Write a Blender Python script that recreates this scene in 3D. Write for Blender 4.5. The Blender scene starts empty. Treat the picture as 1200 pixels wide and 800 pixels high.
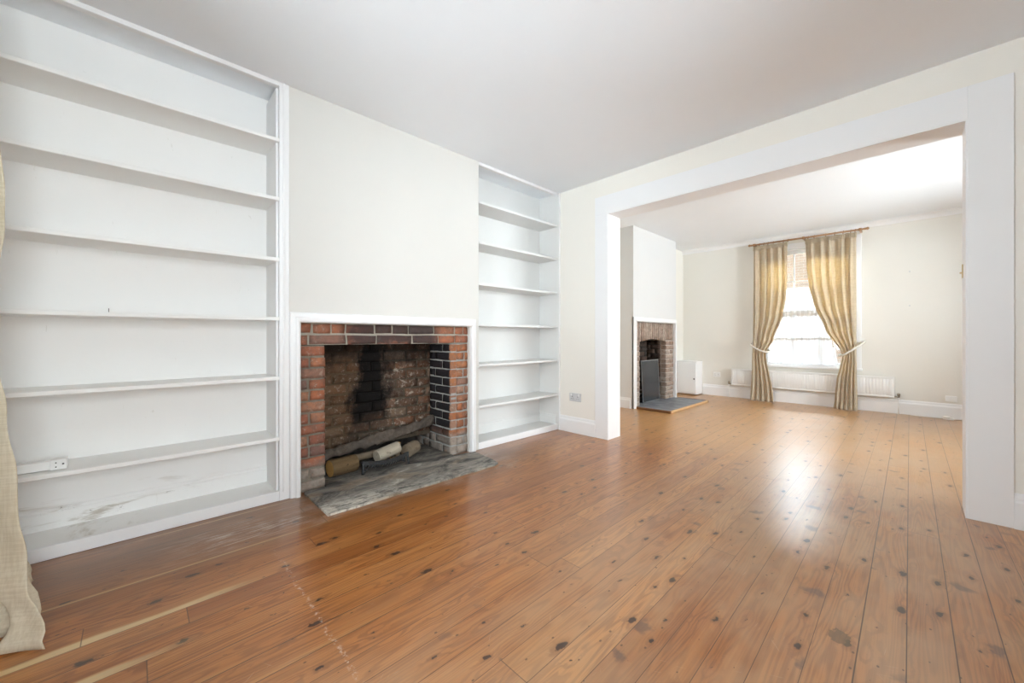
import bpy, bmesh, math, random
from mathutils import Vector, Matrix, noise as mnoise

random.seed(7)
scene = bpy.context.scene
COL = scene.collection
PI = math.pi

# ------------------------------------------------------------------ node helper
class NT:
    def __init__(self, name):
        self.m = bpy.data.materials.new(name)
        self.m.use_nodes = True
        self.t = self.m.node_tree
        self.t.nodes.clear()
        self.out = self.t.nodes.new('ShaderNodeOutputMaterial')

    def n(self, kind, **kw):
        x = self.t.nodes.new(kind)
        for k, v in kw.items():
            setattr(x, k, v)
        return x

    def put(self, sock, v):
        if hasattr(v, 'is_output'):
            self.t.links.new(v, sock)
        else:
            if isinstance(v, (tuple, list)) and len(v) == 3 and sock.type == 'RGBA':
                v = (v[0], v[1], v[2], 1)
            sock.default_value = v

    def math(self, op, a, b=0.0, c=0.0, clamp=False):
        x = self.n('ShaderNodeMath', operation=op, use_clamp=clamp)
        self.put(x.inputs[0], a); self.put(x.inputs[1], b); self.put(x.inputs[2], c)
        return x.outputs[0]

    def add(self, a, b): return self.math('ADD', a, b)
    def sub(self, a, b): return self.math('SUBTRACT', a, b)
    def mul(self, a, b): return self.math('MULTIPLY', a, b)
    def vmul(self, v, s):
        x = self.n('ShaderNodeVectorMath', operation='MULTIPLY')
        self.put(x.inputs[0], v); self.put(x.inputs[1], s)
        return x.outputs[0]

    def xyz(self, x, y, z=0.0):
        c = self.n('ShaderNodeCombineXYZ')
        self.put(c.inputs[0], x); self.put(c.inputs[1], y); self.put(c.inputs[2], z)
        return c.outputs[0]

    def coord(self, kind='Object'):
        return self.n('ShaderNodeTexCoord').outputs[kind]

    def sep(self, v):
        s = self.n('ShaderNodeSeparateXYZ')
        self.put(s.inputs[0], v)
        return s.outputs[0], s.outputs[1], s.outputs[2]

    def noise(self, v, scale=5.0, detail=3.0, rough=0.5, dist=0.0, out=0):
        x = self.n('ShaderNodeTexNoise')
        self.put(x.inputs['Vector'], v); self.put(x.inputs['Scale'], scale)
        self.put(x.inputs['Detail'], detail); self.put(x.inputs['Roughness'], rough)
        self.put(x.inputs['Distortion'], dist)
        return x.outputs[out]

    def white(self, v, out=0):
        x = self.n('ShaderNodeTexWhiteNoise', noise_dimensions='3D')
        self.put(x.inputs['Vector'], v)
        return x.outputs[out]

    def step(self, v, lo, hi, a=0.0, b=1.0):
        x = self.n('ShaderNodeMapRange', interpolation_type='SMOOTHSTEP')
        self.put(x.inputs[0], v); self.put(x.inputs[1], lo); self.put(x.inputs[2], hi)
        self.put(x.inputs[3], a); self.put(x.inputs[4], b)
        return x.outputs[0]

    def ramp(self, f, stops, interp='LINEAR'):
        x = self.n('ShaderNodeValToRGB')
        cr = x.color_ramp
        cr.interpolation = interp
        while len(cr.elements) < len(stops):
            cr.elements.new(0.5)
        for e, (p, c) in zip(cr.elements, stops):
            e.position = p
            e.color = (c[0], c[1], c[2], 1)
        self.put(x.inputs[0], f)
        return x.outputs[0]

    def mix(self, f, a, b, mode='MIX'):
        x = self.n('ShaderNodeMix', data_type='RGBA', blend_type=mode)
        self.put(x.inputs[0], f); self.put(x.inputs[6], a); self.put(x.inputs[7], b)
        return x.outputs[2]

    def bump(self, h, strength=0.3, dist=0.01):
        x = self.n('ShaderNodeBump')
        self.put(x.inputs['Strength'], strength); self.put(x.inputs['Distance'], dist)
        self.put(x.inputs['Height'], h)
        return x.outputs[0]

    def bsdf(self, color, rough=0.5, metal=0.0, normal=None, spec=0.5, coat=0.0, coat_rough=0.1):
        b = self.n('ShaderNodeBsdfPrincipled')
        self.put(b.inputs['Base Color'], color)
        self.put(b.inputs['Roughness'], rough)
        self.put(b.inputs['Metallic'], metal)
        self.put(b.inputs['Specular IOR Level'], spec)
        if coat:
            self.put(b.inputs['Coat Weight'], coat)
            self.put(b.inputs['Coat Roughness'], coat_rough)
        if normal is not None:
            self.put(b.inputs['Normal'], normal)
        return b.outputs[0]

    def surf(self, s):
        self.t.links.new(s, self.out.inputs[0])
        return self.m


def paint(name, col, rough=0.5, var=0.03, spec=0.4, bump=0.06, scale=3.0):
    g = NT(name)
    P = g.coord()
    n1 = g.noise(P, scale, 4, 0.6)
    dark = tuple(c * (1 - var) for c in col)
    lite = tuple(min(1, c * (1 + var * .5)) for c in col)
    c = g.mix(n1, dark, lite)
    h = g.noise(P, 60, 3, 0.6)
    return g.surf(g.bsdf(c, rough, 0, g.bump(h, bump, 0.004), spec))


def metal(name, col, rough=0.35, met=1.0):
    g = NT(name)
    P = g.coord()
    n1 = g.noise(P, 40, 3, 0.6)
    c = g.mix(n1, tuple(x * .75 for x in col), col)
    return g.surf(g.bsdf(c, g.step(n1, 0.3, 0.7, rough * .8, rough * 1.25), met))


M = {}
M['ceiling'] = paint('ceiling_paint', (.845, .875, .91), .7, .02)
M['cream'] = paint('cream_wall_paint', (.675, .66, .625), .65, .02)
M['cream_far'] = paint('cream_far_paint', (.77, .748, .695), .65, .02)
M['white'] = paint('white_gloss_paint', (.84, .84, .845), .4, .02, bump=.03)
M['white_soft'] = paint('white_eggshell', (.83, .83, .835), .5, .02, bump=.03)
M['plastic'] = paint('white_plastic', (.83, .83, .82), .3, .01, bump=0)
M['hole'] = paint('dark_socket_hole', (.05, .05, .05), .6, .01, bump=0)
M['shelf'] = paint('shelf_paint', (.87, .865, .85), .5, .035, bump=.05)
M['brass'] = metal('aged_brass', (.62, .45, .25), .35)
M['iron'] = None
M['steel'] = metal('brushed_plate', (.72, .72, .73), .4, .35)
M['valve'] = metal('dull_brass_valve', (.42, .36, .28), .4, .9)
M['radiator'] = paint('radiator_enamel', (.82, .815, .80), .35, .01, bump=0)
M['cable'] = paint('white_cable', (.80, .79, .77), .4, .02, bump=0)


def mat_alcove():
    # alcove paint with grubby scuffs near the floor
    g = NT('alcove_paint')
    P = g.coord('Object')
    x, y, z = g.sep(P)
    n1 = g.noise(P, 2.5, 4, .6)
    c = g.mix(n1, (.84, .835, .82), (.88, .875, .865))
    st = g.noise(g.vmul(P, (2.0, 2.2, 16.0)), 1.0, 5, .7, .6)
    low = g.step(z, .36, .10)
    left = g.step(y, .35, -.15)
    smear = g.mul(g.step(st, .54, .70), g.mul(low, g.add(g.mul(left, .75), .25)))
    c = g.mix(g.mul(smear, .8), c, (.42, .37, .30))
    bl = g.noise(g.vmul(P, (1, 6, 20)), 1.6, 6, .75, .4)
    mould = g.mul(g.step(bl, .615, .67), g.mul(g.step(z, .20, .13), g.mul(left, g.step(z, .05, .09))))
    c = g.mix(mould, c, (.10, .07, .05))
    # thin scratches
    sc = g.noise(g.vmul(P, (1, 30, 6)), 1.5, 3, .6, 1.5)
    c = g.mix(g.mul(g.step(sc, .70, .74), .25), c, (.50, .47, .42))
    return g.surf(g.bsdf(c, .55, 0, g.bump(g.noise(P, 50, 3), .08, .004), .4))
M['alcove'] = mat_alcove()


def mat_floor():
    g = NT('pine_floorboards')
    P = g.coord()
    x, y, z = g.sep(P)
    W = .11
    xr = g.add(g.add(x, g.mul(y, .0095)), .007)
    bx = g.math('DIVIDE', xr, W)
    idx = g.math('FLOOR', bx)
    fr = g.math('FRACT', bx)
    r1 = g.white(g.xyz(idx, 3.7, 1.0))
    yy = g.add(g.math('DIVIDE', y, 3.1), g.mul(r1, 7.0))
    jx = g.math('FLOOR', yy)
    jf = g.math('FRACT', yy)
    rid = g.xyz(idx, jx, 5.0)
    ra = g.white(rid)
    rb = g.white(g.xyz(idx, jx, 9.0))
    rc = g.white(g.xyz(idx, jx, 17.0))
    # knots, one voronoi field per board
    vor = g.n('ShaderNodeTexVoronoi', voronoi_dimensions='2D')
    off = g.mul(g.noise(P, 42, 3, .6), .22)
    g.put(vor.inputs['Vector'], g.xyz(g.add(g.mul(xr, 9.1), off), g.add(g.mul(y, 4.4), g.add(g.mul(r1, 31.0), off))))
    vor.inputs['Scale'].default_value = 1.0
    kd = vor.outputs['Distance']
    kcol = g.n('ShaderNodeSeparateColor')
    g.t.links.new(vor.outputs['Color'], kcol.inputs[0])
    size = g.mul(g.math('POWER', g.math('MAXIMUM', g.sub(kcol.outputs[0], .22), 0.0), 1.7), .19)
    rel = g.math('DIVIDE', kd, g.add(size, .0005))
    knot = g.step(rel, 1.05, .62)
    halo = g.mul(g.step(rel, 2.6, .8), g.step(kcol.outputs[0], .28, .5))
    # pin holes / small flecks
    v2 = g.n('ShaderNodeTexVoronoi', voronoi_dimensions='2D')
    g.put(v2.inputs['Vector'], g.xyz(g.mul(xr, 17), g.add(g.mul(y, 11), g.mul(r1, 77.0))))
    v2.inputs['Scale'].default_value = 1.0
    k2c = g.n('ShaderNodeSeparateColor'); g.t.links.new(v2.outputs['Color'], k2c.inputs[0])
    fleck = g.step(g.math('DIVIDE', v2.outputs['Distance'], g.add(g.mul(g.math('MAXIMUM', g.sub(k2c.outputs[0], .62), 0.0), .22), .0004)), 1.0, .5)
    # cathedral grain: contour lines of a stretched noise
    gv = g.xyz(g.add(g.mul(xr, 13.0), g.mul(ra, 40.0)), g.add(g.mul(y, .75), g.mul(rb, 40.0)), g.mul(rc, 9.0))
    gn = g.noise(gv, 1.0, 1, .4, .15)
    gn = g.add(gn, g.mul(g.step(kd, .38, 0.0), .06))
    rings = g.math('SINE', g.mul(gn, 95.0))
    rings = g.step(rings, -.4, 1.0)
    fine = g.noise(g.xyz(g.add(g.mul(xr, 210.0), g.mul(ra, 99.0)), g.mul(y, 5.0), rb), 1.0, 3, .6)
    broad = g.noise(g.xyz(g.mul(xr, 20.0), g.mul(y, 1.3), g.mul(ra, 30.0)), 1.0, 3, .6)
    base = g.ramp(ra, [(0, (.29, .092, .019)), (.25, (.42, .155, .036)), (.5, (.35, .122, .028)), (.75, (.52, .215, .056)), (1, (.39, .136, .030))])
    base = g.mix(g.mul(rings, .55), base, (.17, .050, .012))
    base = g.mix(g.mul(g.step(fine, .42, .70), .5), base, (.15, .046, .012))
    base = g.mix(g.mul(g.step(broad, .45, .75), .5), base, (.47, .215, .070))
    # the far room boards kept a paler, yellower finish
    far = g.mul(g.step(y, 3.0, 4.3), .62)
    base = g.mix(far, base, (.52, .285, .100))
    # patchy paler, greyer tone down the right-hand side
    wn = g.noise(g.xyz(g.mul(x, 1.4), g.mul(y, .7), 0.0), 1.5, 4, .65)
    right_tone = g.mul(g.step(x, -1.75, -.55), g.step(wn, .30, .62))
    right_tone = g.mul(right_tone, g.step(x, .75, .15, .55, 1.0))
    base = g.mix(g.mul(right_tone, .60), base, (.44, .285, .165))
    # boards get darker towards the hearth and the shelves
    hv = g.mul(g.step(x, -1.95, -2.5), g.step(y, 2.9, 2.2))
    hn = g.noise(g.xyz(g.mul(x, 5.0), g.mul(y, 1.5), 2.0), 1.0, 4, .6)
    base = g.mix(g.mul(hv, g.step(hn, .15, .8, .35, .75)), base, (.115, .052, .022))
    # knots last
    base = g.mix(g.mul(halo, .40), base, (.17, .06, .02))
    base = g.mix(g.mul(fleck, .7), base, (.05, .025, .015))
    base = g.mix(g.mul(knot, .92), base, (.035, .016, .010))
    # bluish spike knots smeared across the right-hand boards
    v3 = g.n('ShaderNodeTexVoronoi', voronoi_dimensions='2D')
    sw = g.mul(g.sub(g.noise(g.vmul(P, (14, 14, 1)), 1.0, 3, .6), .5), .5)
    g.put(v3.inputs['Vector'], g.xyz(g.add(g.mul(xr, 4.2), g.add(g.mul(y, .55), sw)), g.add(g.mul(y, 4.4), g.add(g.mul(r1, 13.0), sw))))
    v3.inputs['Scale'].default_value = 1.0
    k3 = g.n('ShaderNodeSeparateColor'); g.t.links.new(v3.outputs['Color'], k3.inputs[0])
    sp = g.step(g.math('DIVIDE', v3.outputs['Distance'], g.add(g.mul(g.math('MAXIMUM', g.sub(k3.outputs[0], .66), 0.0), .62), .0004)), 1.0, .35)
    base = g.mix(g.mul(g.mul(sp, .62), g.step(x, -1.5, -.7)), base, (.085, .055, .050))
    # pale scuffs: a worn band by the hearth, a line of filler across the boards
    sv = g.noise(g.xyz(g.mul(xr, 70.0), g.mul(y, 7.0), 1.0), 1.0, 6, .75, .6)
    bx1 = g.sub(g.add(x, g.mul(y, .10)), -2.36)
    band = g.mul(g.step(g.math('ABSOLUTE', bx1), .24, .02), g.mul(g.step(y, -.1, .35), g.step(y, 1.0, .6)))
    sn2 = g.noise(g.xyz(g.mul(x, 4), g.mul(y, 2.2), 7.0), 1.0, 3, .6)
    band = g.mul(band, g.step(sn2, .30, .6))
    ln = g.sub(y, g.add(.472, g.mul(g.sub(g.noise(g.xyz(g.mul(x, 9), 0, 0), 1.0, 2), .5), .03)))
    line = g.mul(g.step(g.math('ABSOLUTE', ln), .012, .001), g.mul(g.step(x, -2.2, -1.9), g.step(x, -.95, -1.2)))
    ls = g.noise(g.xyz(g.mul(x, 60), g.mul(y, 60), 3.0), 1.0, 4, .7)
    line = g.mul(line, g.step(ls, .48, .66))
    dust_edge = g.mul(g.mul(g.step(x, -2.12, -2.24), g.step(x, -2.75, -2.6)), g.mul(g.step(y, .58, .74), g.step(y, 2.35, 2.12)))
    dn = g.noise(g.xyz(g.mul(x, 12), g.mul(y, 6), 3.0), 1.0, 5, .7)
    dust = g.mul(dust_edge, g.step(dn, .42, .75))
    sap = g.noise(g.xyz(g.mul(idx, 3.3), g.mul(y, .5), 0.0), 1.0, 2)
    glint = g.mul(g.mul(g.step(fr, .80, .95), g.step(r1, .36, .45)), g.mul(g.step(sap, .42, .6), g.mul(g.step(x, -1.2, -1.5), g.step(y, 1.0, .35))))
    base = g.mix(g.mul(glint, .6), base, (.66, .44, .19))  # pale streaks paint in light reflecting at board edges
    for bi, y1_ in ((-18.0, .45), (-16.0, .20), (-14.0, .05)):     # light reflecting off three board edges by the curtain, painted pale
        on = g.mul(g.step(g.math('ABSOLUTE', g.sub(idx, bi)), .6, .4), g.step(y, y1_, y1_ - .35))
        edge_ = g.step(g.add(fr, g.mul(g.noise(g.xyz(0.0, g.mul(y, 3.0), bi), 1.0, 2), .35)), .82, .98)
        base = g.mix(g.mul(g.mul(on, edge_), .72), base, (.72, .56, .30))
    base = g.mix(g.mul(g.mul(band, g.step(sv, .47, .64)), .75), base, (.62, .54, .45))
    base = g.mix(g.mul(line, .62), base, (.62, .54, .46))
    base = g.mix(g.mul(dust, .55), base, (.42, .36, .31))
    # fine pale scratches in every direction near the window
    for ang, sd in ((.5, 1.0), (-.9, 4.0), (1.5, 7.0)):
        ca, sa = math.cos(ang), math.sin(ang)
        u_ = g.add(g.mul(x, ca), g.mul(y, sa)); v_ = g.sub(g.mul(y, ca), g.mul(x, sa))
        sc = g.noise(g.xyz(g.mul(u_, 9.0), g.mul(v_, 320.0), sd), 1.0, 2, .5)
        sc2 = g.noise(g.xyz(g.mul(u_, 5.0), g.mul(v_, 5.0), sd + 20.0), 1.0, 2, .5)
        sm = g.mul(g.mul(g.step(sc, .70, .76), g.step(sc2, .52, .62)), g.step(y, 3.4, 1.6))
        base = g.mix(g.mul(sm, .45), base, (.62, .50, .38))
    # one chipped patch on a board
    cx = g.sub(x, -.18); cy = g.sub(y, 1.69)
    cd = g.math('SQRT', g.add(g.math('POWER', cx, 2.0), g.math('POWER', g.mul(cy, .7), 2.0)))
    cn = g.noise(g.xyz(g.mul(x, 60), g.mul(y, 35), 0.0), 1.0, 3, .6)
    chip = g.mul(g.step(g.add(cd, g.mul(g.sub(cn, .5), .05)), .030, .024), 1.0)
    base = g.mix(g.mul(chip, .75), base, (.12, .07, .03))
    # seams
    ed = g.mul(g.math('MINIMUM', fr, g.sub(1.0, fr)), W)
    wv = g.add(.0010, g.mul(g.white(g.xyz(g.math('FLOOR', g.add(bx, .5)), 1.0, 2.0)), .0016))
    seam = g.step(ed, wv, g.mul(wv, .35))
    jd = g.mul(g.math('MINIMUM', jf, g.sub(1.0, jf)), 3.1)
    seam = g.math('MAXIMUM', seam, g.mul(g.step(jd, .0022, .0008), .8))
    base = g.mix(g.mul(seam, .88), base, (.045, .022, .012))
    # finish
    rn = g.noise(g.xyz(g.mul(x, 6), g.mul(y, 3), 0.0), 1.0, 5, .65)
    rough = g.step(rn, .30, .72, .285, .34)
    cup = g.mul(g.math('POWER', g.math('ABSOLUTE', g.sub(fr, .5)), 2.0), .9)
    h = g.add(g.mul(g.noise(g.xyz(g.mul(xr, 26), g.mul(y, 1.2), ra), 1.0, 1, .5), .10), cup)
    h = g.add(h, g.mul(g.noise(g.xyz(g.mul(x, 2.5), g.mul(y, 1.2), 0.0), 1.0, 1, .5), .35))
    h = g.sub(h, g.mul(seam, .6))
    nrm = g.bump(h, .16, .006)
    return g.surf(g.bsdf(base, rough, 0, nrm, .5, .40, .285))
M['floor'] = mat_floor()


def soot_plume(g, P, y, z, c):
    """black soot stain on the fireback, tan scorching to its left"""
    w = g.mul(g.sub(g.noise(g.vmul(P, (1, 4, 3)), 1.5, 5, .7), .5), .42)
    left = g.step(g.add(y, w), 1.30, 1.20)
    c = g.mix(g.mul(left, .38), c, (.12, .060, .022))
    pale = g.noise(g.vmul(P, (1, 9, 14)), 1.0, 5, .7, .4)
    pale = g.mul(g.step(pale, .57, .66), g.mul(g.step(y, 1.40, 1.52), g.step(z, .90, .70)))
    c = g.mix(g.mul(pale, .75), c, (.42, .36, .29))
    d = g.math('ABSOLUTE', g.add(g.sub(y, g.add(1.30, g.mul(z, .13))), w))
    m = g.step(d, .20, .08)
    m = g.mul(m, g.step(g.add(z, g.mul(w, .6)), .22, .42, .45, 1.0))
    top = g.step(g.add(z, w), .70, .88)
    m = g.math('MAXIMUM', m, g.mul(top, .80))
    return g.mix(g.mul(m, .98), c, (.004, .0032, .003))


def mat_brick(name, cols, soot=None, lime=.5, back=False, rubble=True):
    g = NT(name)
    P = g.coord('Object')
    x, y, z = g.sep(P)
    rnd = g.n('ShaderNodeNewGeometry').outputs['Random Per Island']
    c = g.ramp(rnd, cols)
    n1 = g.noise(P, 22, 5, .7)
    c = g.mix(g.mul(g.step(n1, .35, .65), .85), c, g.mix(.62, c, (.13, .10, .08)))
    n2 = g.noise(P, 30, 6, .78, .5)
    c = g.mix(g.mul(g.step(n2, .54, .66), lime), c, (.52, .46, .39))
    if rubble:
        rz = g.add(z, g.mul(g.sub(g.noise(P, 7, 3), .5), .16))
        rm = g.step(rz, .20, .13)
        rc = g.mix(g.noise(P, 26, 5, .7), (.12, .095, .075), (.50, .45, .39))
        c = g.mix(g.mul(rm, .85), c, rc)
    if soot == 'return':          # soot-blackened return of the opening
        m = g.step(g.add(x, g.mul(g.sub(g.noise(P, 14, 3), .5), .05)), -2.752, -2.772)
        low = g.step(z, .10, .26, .35, 1.0)
        c = g.mix(g.mul(g.mul(m, low), .97), c, (.012, .013, .017))
    if soot == 'lintel':
        m = g.step(g.noise(g.vmul(P, (3, 3.6, 6)), 1.0, 4, .6), .30, .48)
        mid = g.mul(g.step(y, .98, 1.10), g.step(y, 1.86, 1.72))
        c = g.mix(g.mul(g.mul(m, mid), .86), c, (.040, .034, .035))
    if back:                      # soot plume up the fireback
        c = soot_plume(g, P, y, z, c)
    h = g.add(g.mul(n1, .6), g.mul(g.noise(P, 70, 4, .7), .5))
    return g.surf(g.bsdf(c, .88, 0, g.bump(h, .9, .006), .25))

RED = [(0, (.36, .115, .055)), (.2, (.42, .15, .075)), (.4, (.30, .115, .075)), (.6, (.45, .17, .08)),
       (.75, (.22, .12, .10)), (.88, (.40, .20, .12)), (1, (.33, .10, .05))]
ORANGE = [(0, (.33, .115, .05)), (.35, (.40, .155, .065)), (.6, (.27, .125, .085)), (.8, (.38, .22, .15)), (1, (.34, .105, .045))]
DARKB = [(0, (.045, .026, .016)), (.25, (.13, .055, .026)), (.5, (.07, .046, .032)), (.75, (.18, .075, .036)), (1, (.15, .105, .07))]
BROWNB = [(0, (.25, .15, .075)), (.5, (.17, .085, .045)), (1, (.22, .10, .06))]
PALE = [(0, (.42, .31, .25)), (.35, (.50, .40, .33)), (.7, (.36, .25, .20)), (1, (.55, .46, .40))]
BLACKB = [(0, (.02, .016, .015)), (.5, (.055, .035, .028)), (1, (.10, .06, .045))]
M['brick_front'] = mat_brick('red_brick', RED, lime=.35)
M['brick_right'] = mat_brick('orange_brick', ORANGE, soot='return', lime=.45)
M['brick_lintel'] = mat_brick('sooty_lintel_brick', RED, soot='lintel', lime=.30, rubble=False)
M['brick_back'] = mat_brick('fireback_brick', DARKB, lime=.55, back=True, rubble=False)
M['brick_pale'] = mat_brick('limewashed_brick', PALE, lime=.6, rubble=False)
M['brick_black'] = mat_brick('blackened_brick', BLACKB, lime=.12, rubble=False)


def mat_mortar(name, a, b, soot=False, back=False):
    g = NT(name)
    P = g.coord()
    x, y, z = g.sep(P)
    n1 = g.noise(P, 28, 5, .7)
    c = g.mix(n1, a, b)
    if soot:
        m = g.step(g.noise(P, 6, 4, .6), .45, .62)
        c = g.mix(g.mul(m, .55), c, (.10, .085, .075))
    if back:
        c = soot_plume(g, P, y, z, c)
    return g.surf(g.bsdf(c, .95, 0, g.bump(n1, .8, .006), .15))
M['mortar'] = mat_mortar('lime_mortar', (.15, .125, .095), (.33, .285, .23))
M['mortar_pale'] = mat_mortar('pale_mortar', (.26, .23, .185), (.48, .44, .37))
M['mortar_light'] = mat_mortar('light_grey_mortar', (.22, .215, .20), (.46, .45, .42))
M['mortar_back'] = mat_mortar('sooty_mortar', (.045, .034, .025), (.15, .118, .085), back=True)
M['mortar_far'] = mat_mortar('limewash_mortar', (.40, .34, .29), (.60, .53, .47))
M['mortar_black'] = mat_mortar('black_mortar', (.03, .027, .025), (.09, .08, .07))
M['ledge'] = mat_mortar('rough_render', (.025, .019, .015), (.19, .15, .12), soot=True)


def mat_hearth():
    g = NT('worn_hearth_stone')
    P = g.coord()
    x, y, z = g.sep(P)
    n1 = g.noise(g.vmul(P, (6, 2.4, 1)), 1.3, 8, .74, 1.0)
    c = g.ramp(n1, [(.30, (.018, .018, .018)), (.41, (.075, .07, .065)), (.50, (.20, .185, .165)), (.58, (.30, .27, .225)), (.66, (.55, .51, .45))])
    n2 = g.noise(g.vmul(P, (16, 5, 1)), 2.0, 5, .75, .5)
    front = g.step(x, -2.52, -2.34)
    pale = g.mul(g.step(n2, .40, .58), g.mul(front, g.step(y, 1.45, .9, .30, .95)))
    c = g.mix(pale, c, (.66, .62, .54))
    ash = g.mul(g.step(x, -2.66, -2.85), g.step(n2, .3, .6, .7, .4))
    c = g.mix(ash, c, (.030, .027, .025))
    tan = g.noise(g.vmul(P, (3, 2, 1)), 1.6, 4, .6)
    c = g.mix(g.mul(g.step(tan, .52, .66), .45), c, (.36, .26, .17))
    return g.surf(g.bsdf(c, .7, 0, g.bump(n2, .7, .006), .35))
M['hearth'] = mat_hearth()


def mat_slate():
    g = NT('dark_slate')
    P = g.coord()
    n1 = g.noise(g.vmul(P, (3, 7, 1)), 1.6, 5, .65, .5)
    c = g.ramp(n1, [(.3, (.09, .10, .12)), (.52, (.20, .22, .25)), (.72, (.42, .43, .45))])
    return g.surf(g.bsdf(c, .42, 0, g.bump(n1, .4, .004), .5))
M['slate'] = mat_slate()


def mat_wood(name, a, b, rough=.5, axis=(3, 25, 25)):
    g = NT(name)
    P = g.coord()
    n1 = g.noise(g.vmul(P, axis), 1.0, 4, .6, .4)
    return g.surf(g.bsdf(g.mix(n1, a, b), rough, 0, g.bump(n1, .2, .003), .4))
M['wood_dark'] = mat_wood('dark_edging', (.11, .045, .018), (.24, .11, .045))
M['wood_pale'] = mat_wood('pale_edging', (.55, .33, .16), (.70, .47, .26))
M['wood_pole'] = mat_wood('stained_pole', (.26, .13, .055), (.44, .25, .12), .35, (3, 40, 40))


def mat_log(name, a, b, lime=0):
    g = NT(name)
    P = g.coord()
    n1 = g.noise(g.vmul(P, (40, 6, 40)), 1.0, 5, .7, .5)
    c = g.mix(n1, a, b)
    n2 = g.noise(P, 30, 4, .7)
    c = g.mix(g.mul(g.step(n2, .6, .68), .6), c, tuple(v * .25 for v in a))
    return g.surf(g.bsdf(c, .85, 0, g.bump(n1, .8, .006), .2))
M['bark_brown'] = mat_log('brown_bark', (.085, .052, .025), (.20, .13, .065))
M['bark_pale'] = mat_log('pale_birch_bark', (.30, .255, .19), (.52, .46, .37))
M['bark_grey'] = mat_log('greyish_bark', (.15, .115, .08), (.30, .235, .165))


def mat_logend():
    g = NT('sawn_log_end')
    P = g.coord()
    x, y, z = g.sep(P)
    d = g.math('SQRT', g.add(g.math('POWER', x, 2.0), g.math('POWER', z, 2.0)))
    d = g.add(d, g.mul(g.noise(P, 20, 3), .012))
    r = g.step(g.math('SINE', g.mul(d, 850.0)), -1, 1)
    c = g.mix(g.mul(r, .5), (.58, .34, .11), (.38, .19, .06))
    return g.surf(g.bsdf(c, .8, 0, None, .2))
M['log_end'] = mat_logend()


def mat_iron():
    g = NT('cast_iron')
    P = g.coord()
    n1 = g.noise(P, 60, 4, .7)
    c = g.mix(n1, (.012, .012, .013), (.075, .075, .078))
    return g.surf(g.bsdf(c, .55, .5, g.bump(n1, .5, .002), .5))
M['iron'] = mat_iron()


def mat_guard():
    g = NT('smoky_glass')
    tr = g.n('ShaderNodeBsdfTransparent'); g.put(tr.inputs[0], (.18, .19, .21))
    gl = g.n('ShaderNodeBsdfGlossy'); g.put(gl.inputs[0], (.9, .95, 1.0)); g.put(gl.inputs[1], .16)
    df = g.n('ShaderNodeBsdfDiffuse'); g.put(df.inputs[0], (.045, .052, .062))
    m1 = g.n('ShaderNodeMixShader'); g.put(m1.inputs[0], .55)
    g.t.links.new(tr.outputs[0], m1.inputs[1]); g.t.links.new(df.outputs[0], m1.inputs[2])
    fr = g.n('ShaderNodeFresnel'); fr.inputs[0].default_value = 1.5
    m2 = g.n('ShaderNodeMixShader')
    g.t.links.new(g.math('ADD', fr.outputs[0], .05), m2.inputs[0])
    g.t.links.new(m1.outputs[0], m2.inputs[1]); g.t.links.new(gl.outputs[0], m2.inputs[2])
    return g.surf(m2.outputs[0])
M['guard'] = mat_guard()


def mat_glass():
    g = NT('window_glass')
    tr = g.n('ShaderNodeBsdfTransparent'); g.put(tr.inputs[0], (.96, .975, .97))
    gl = g.n('ShaderNodeBsdfGlossy'); g.put(gl.inputs[1], .02)
    fr = g.n('ShaderNodeFresnel'); fr.inputs[0].default_value = 1.45
    m = g.n('ShaderNodeMixShader')
    g.t.links.new(fr.outputs[0], m.inputs[0])
    g.t.links.new(tr.outputs[0], m.inputs[1]); g.t.links.new(gl.outputs[0], m.inputs[2])
    return g.surf(m.outputs[0])
M['glass'] = mat_glass()


def mat_cloth(name, a, b, trans, tcol, scale=(500, 500, 300), bump=.25):
    g = NT(name)
    P = g.coord()
    w1 = g.noise(g.vmul(P, (160, 160, 14)), 1.0, 2, .5)
    w2 = g.noise(g.vmul(P, (12, 12, 200)), 1.0, 2, .5)
    n3 = g.noise(P, 5, 4, .6)
    f = g.mul(g.add(w1, w2), .5)
    c = g.mix(g.step(f, .35, .65), a, b)
    c = g.mix(g.mul(n3, .25), c, tuple(v * .72 for v in a))
    nrm = g.bump(f, bump, .003)
    d = g.n('ShaderNodeBsdfDiffuse'); g.put(d.inputs[0], c); g.put(d.inputs['Normal'], nrm)
    t = g.n('ShaderNodeBsdfTranslucent'); g.put(t.inputs[0], tcol)
    m = g.n('ShaderNodeMixShader'); g.put(m.inputs[0], trans)
    g.t.links.new(d.outputs[0], m.inputs[1]); g.t.links.new(t.outputs[0], m.inputs[2])
    return g.surf(m.outputs[0])
M['linen'] = mat_cloth('beige_linen', (.50, .43, .325), (.66, .59, .475), .29, (.92, .72, .40))
M['linen_near'] = mat_cloth('cream_damask', (.66, .58, .44), (.80, .73, .59), .25, (.85, .72, .48))
M['tie'] = mat_cloth('pale_cord', (.72, .68, .60), (.82, .79, .72), .1, (.8, .75, .6))


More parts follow.
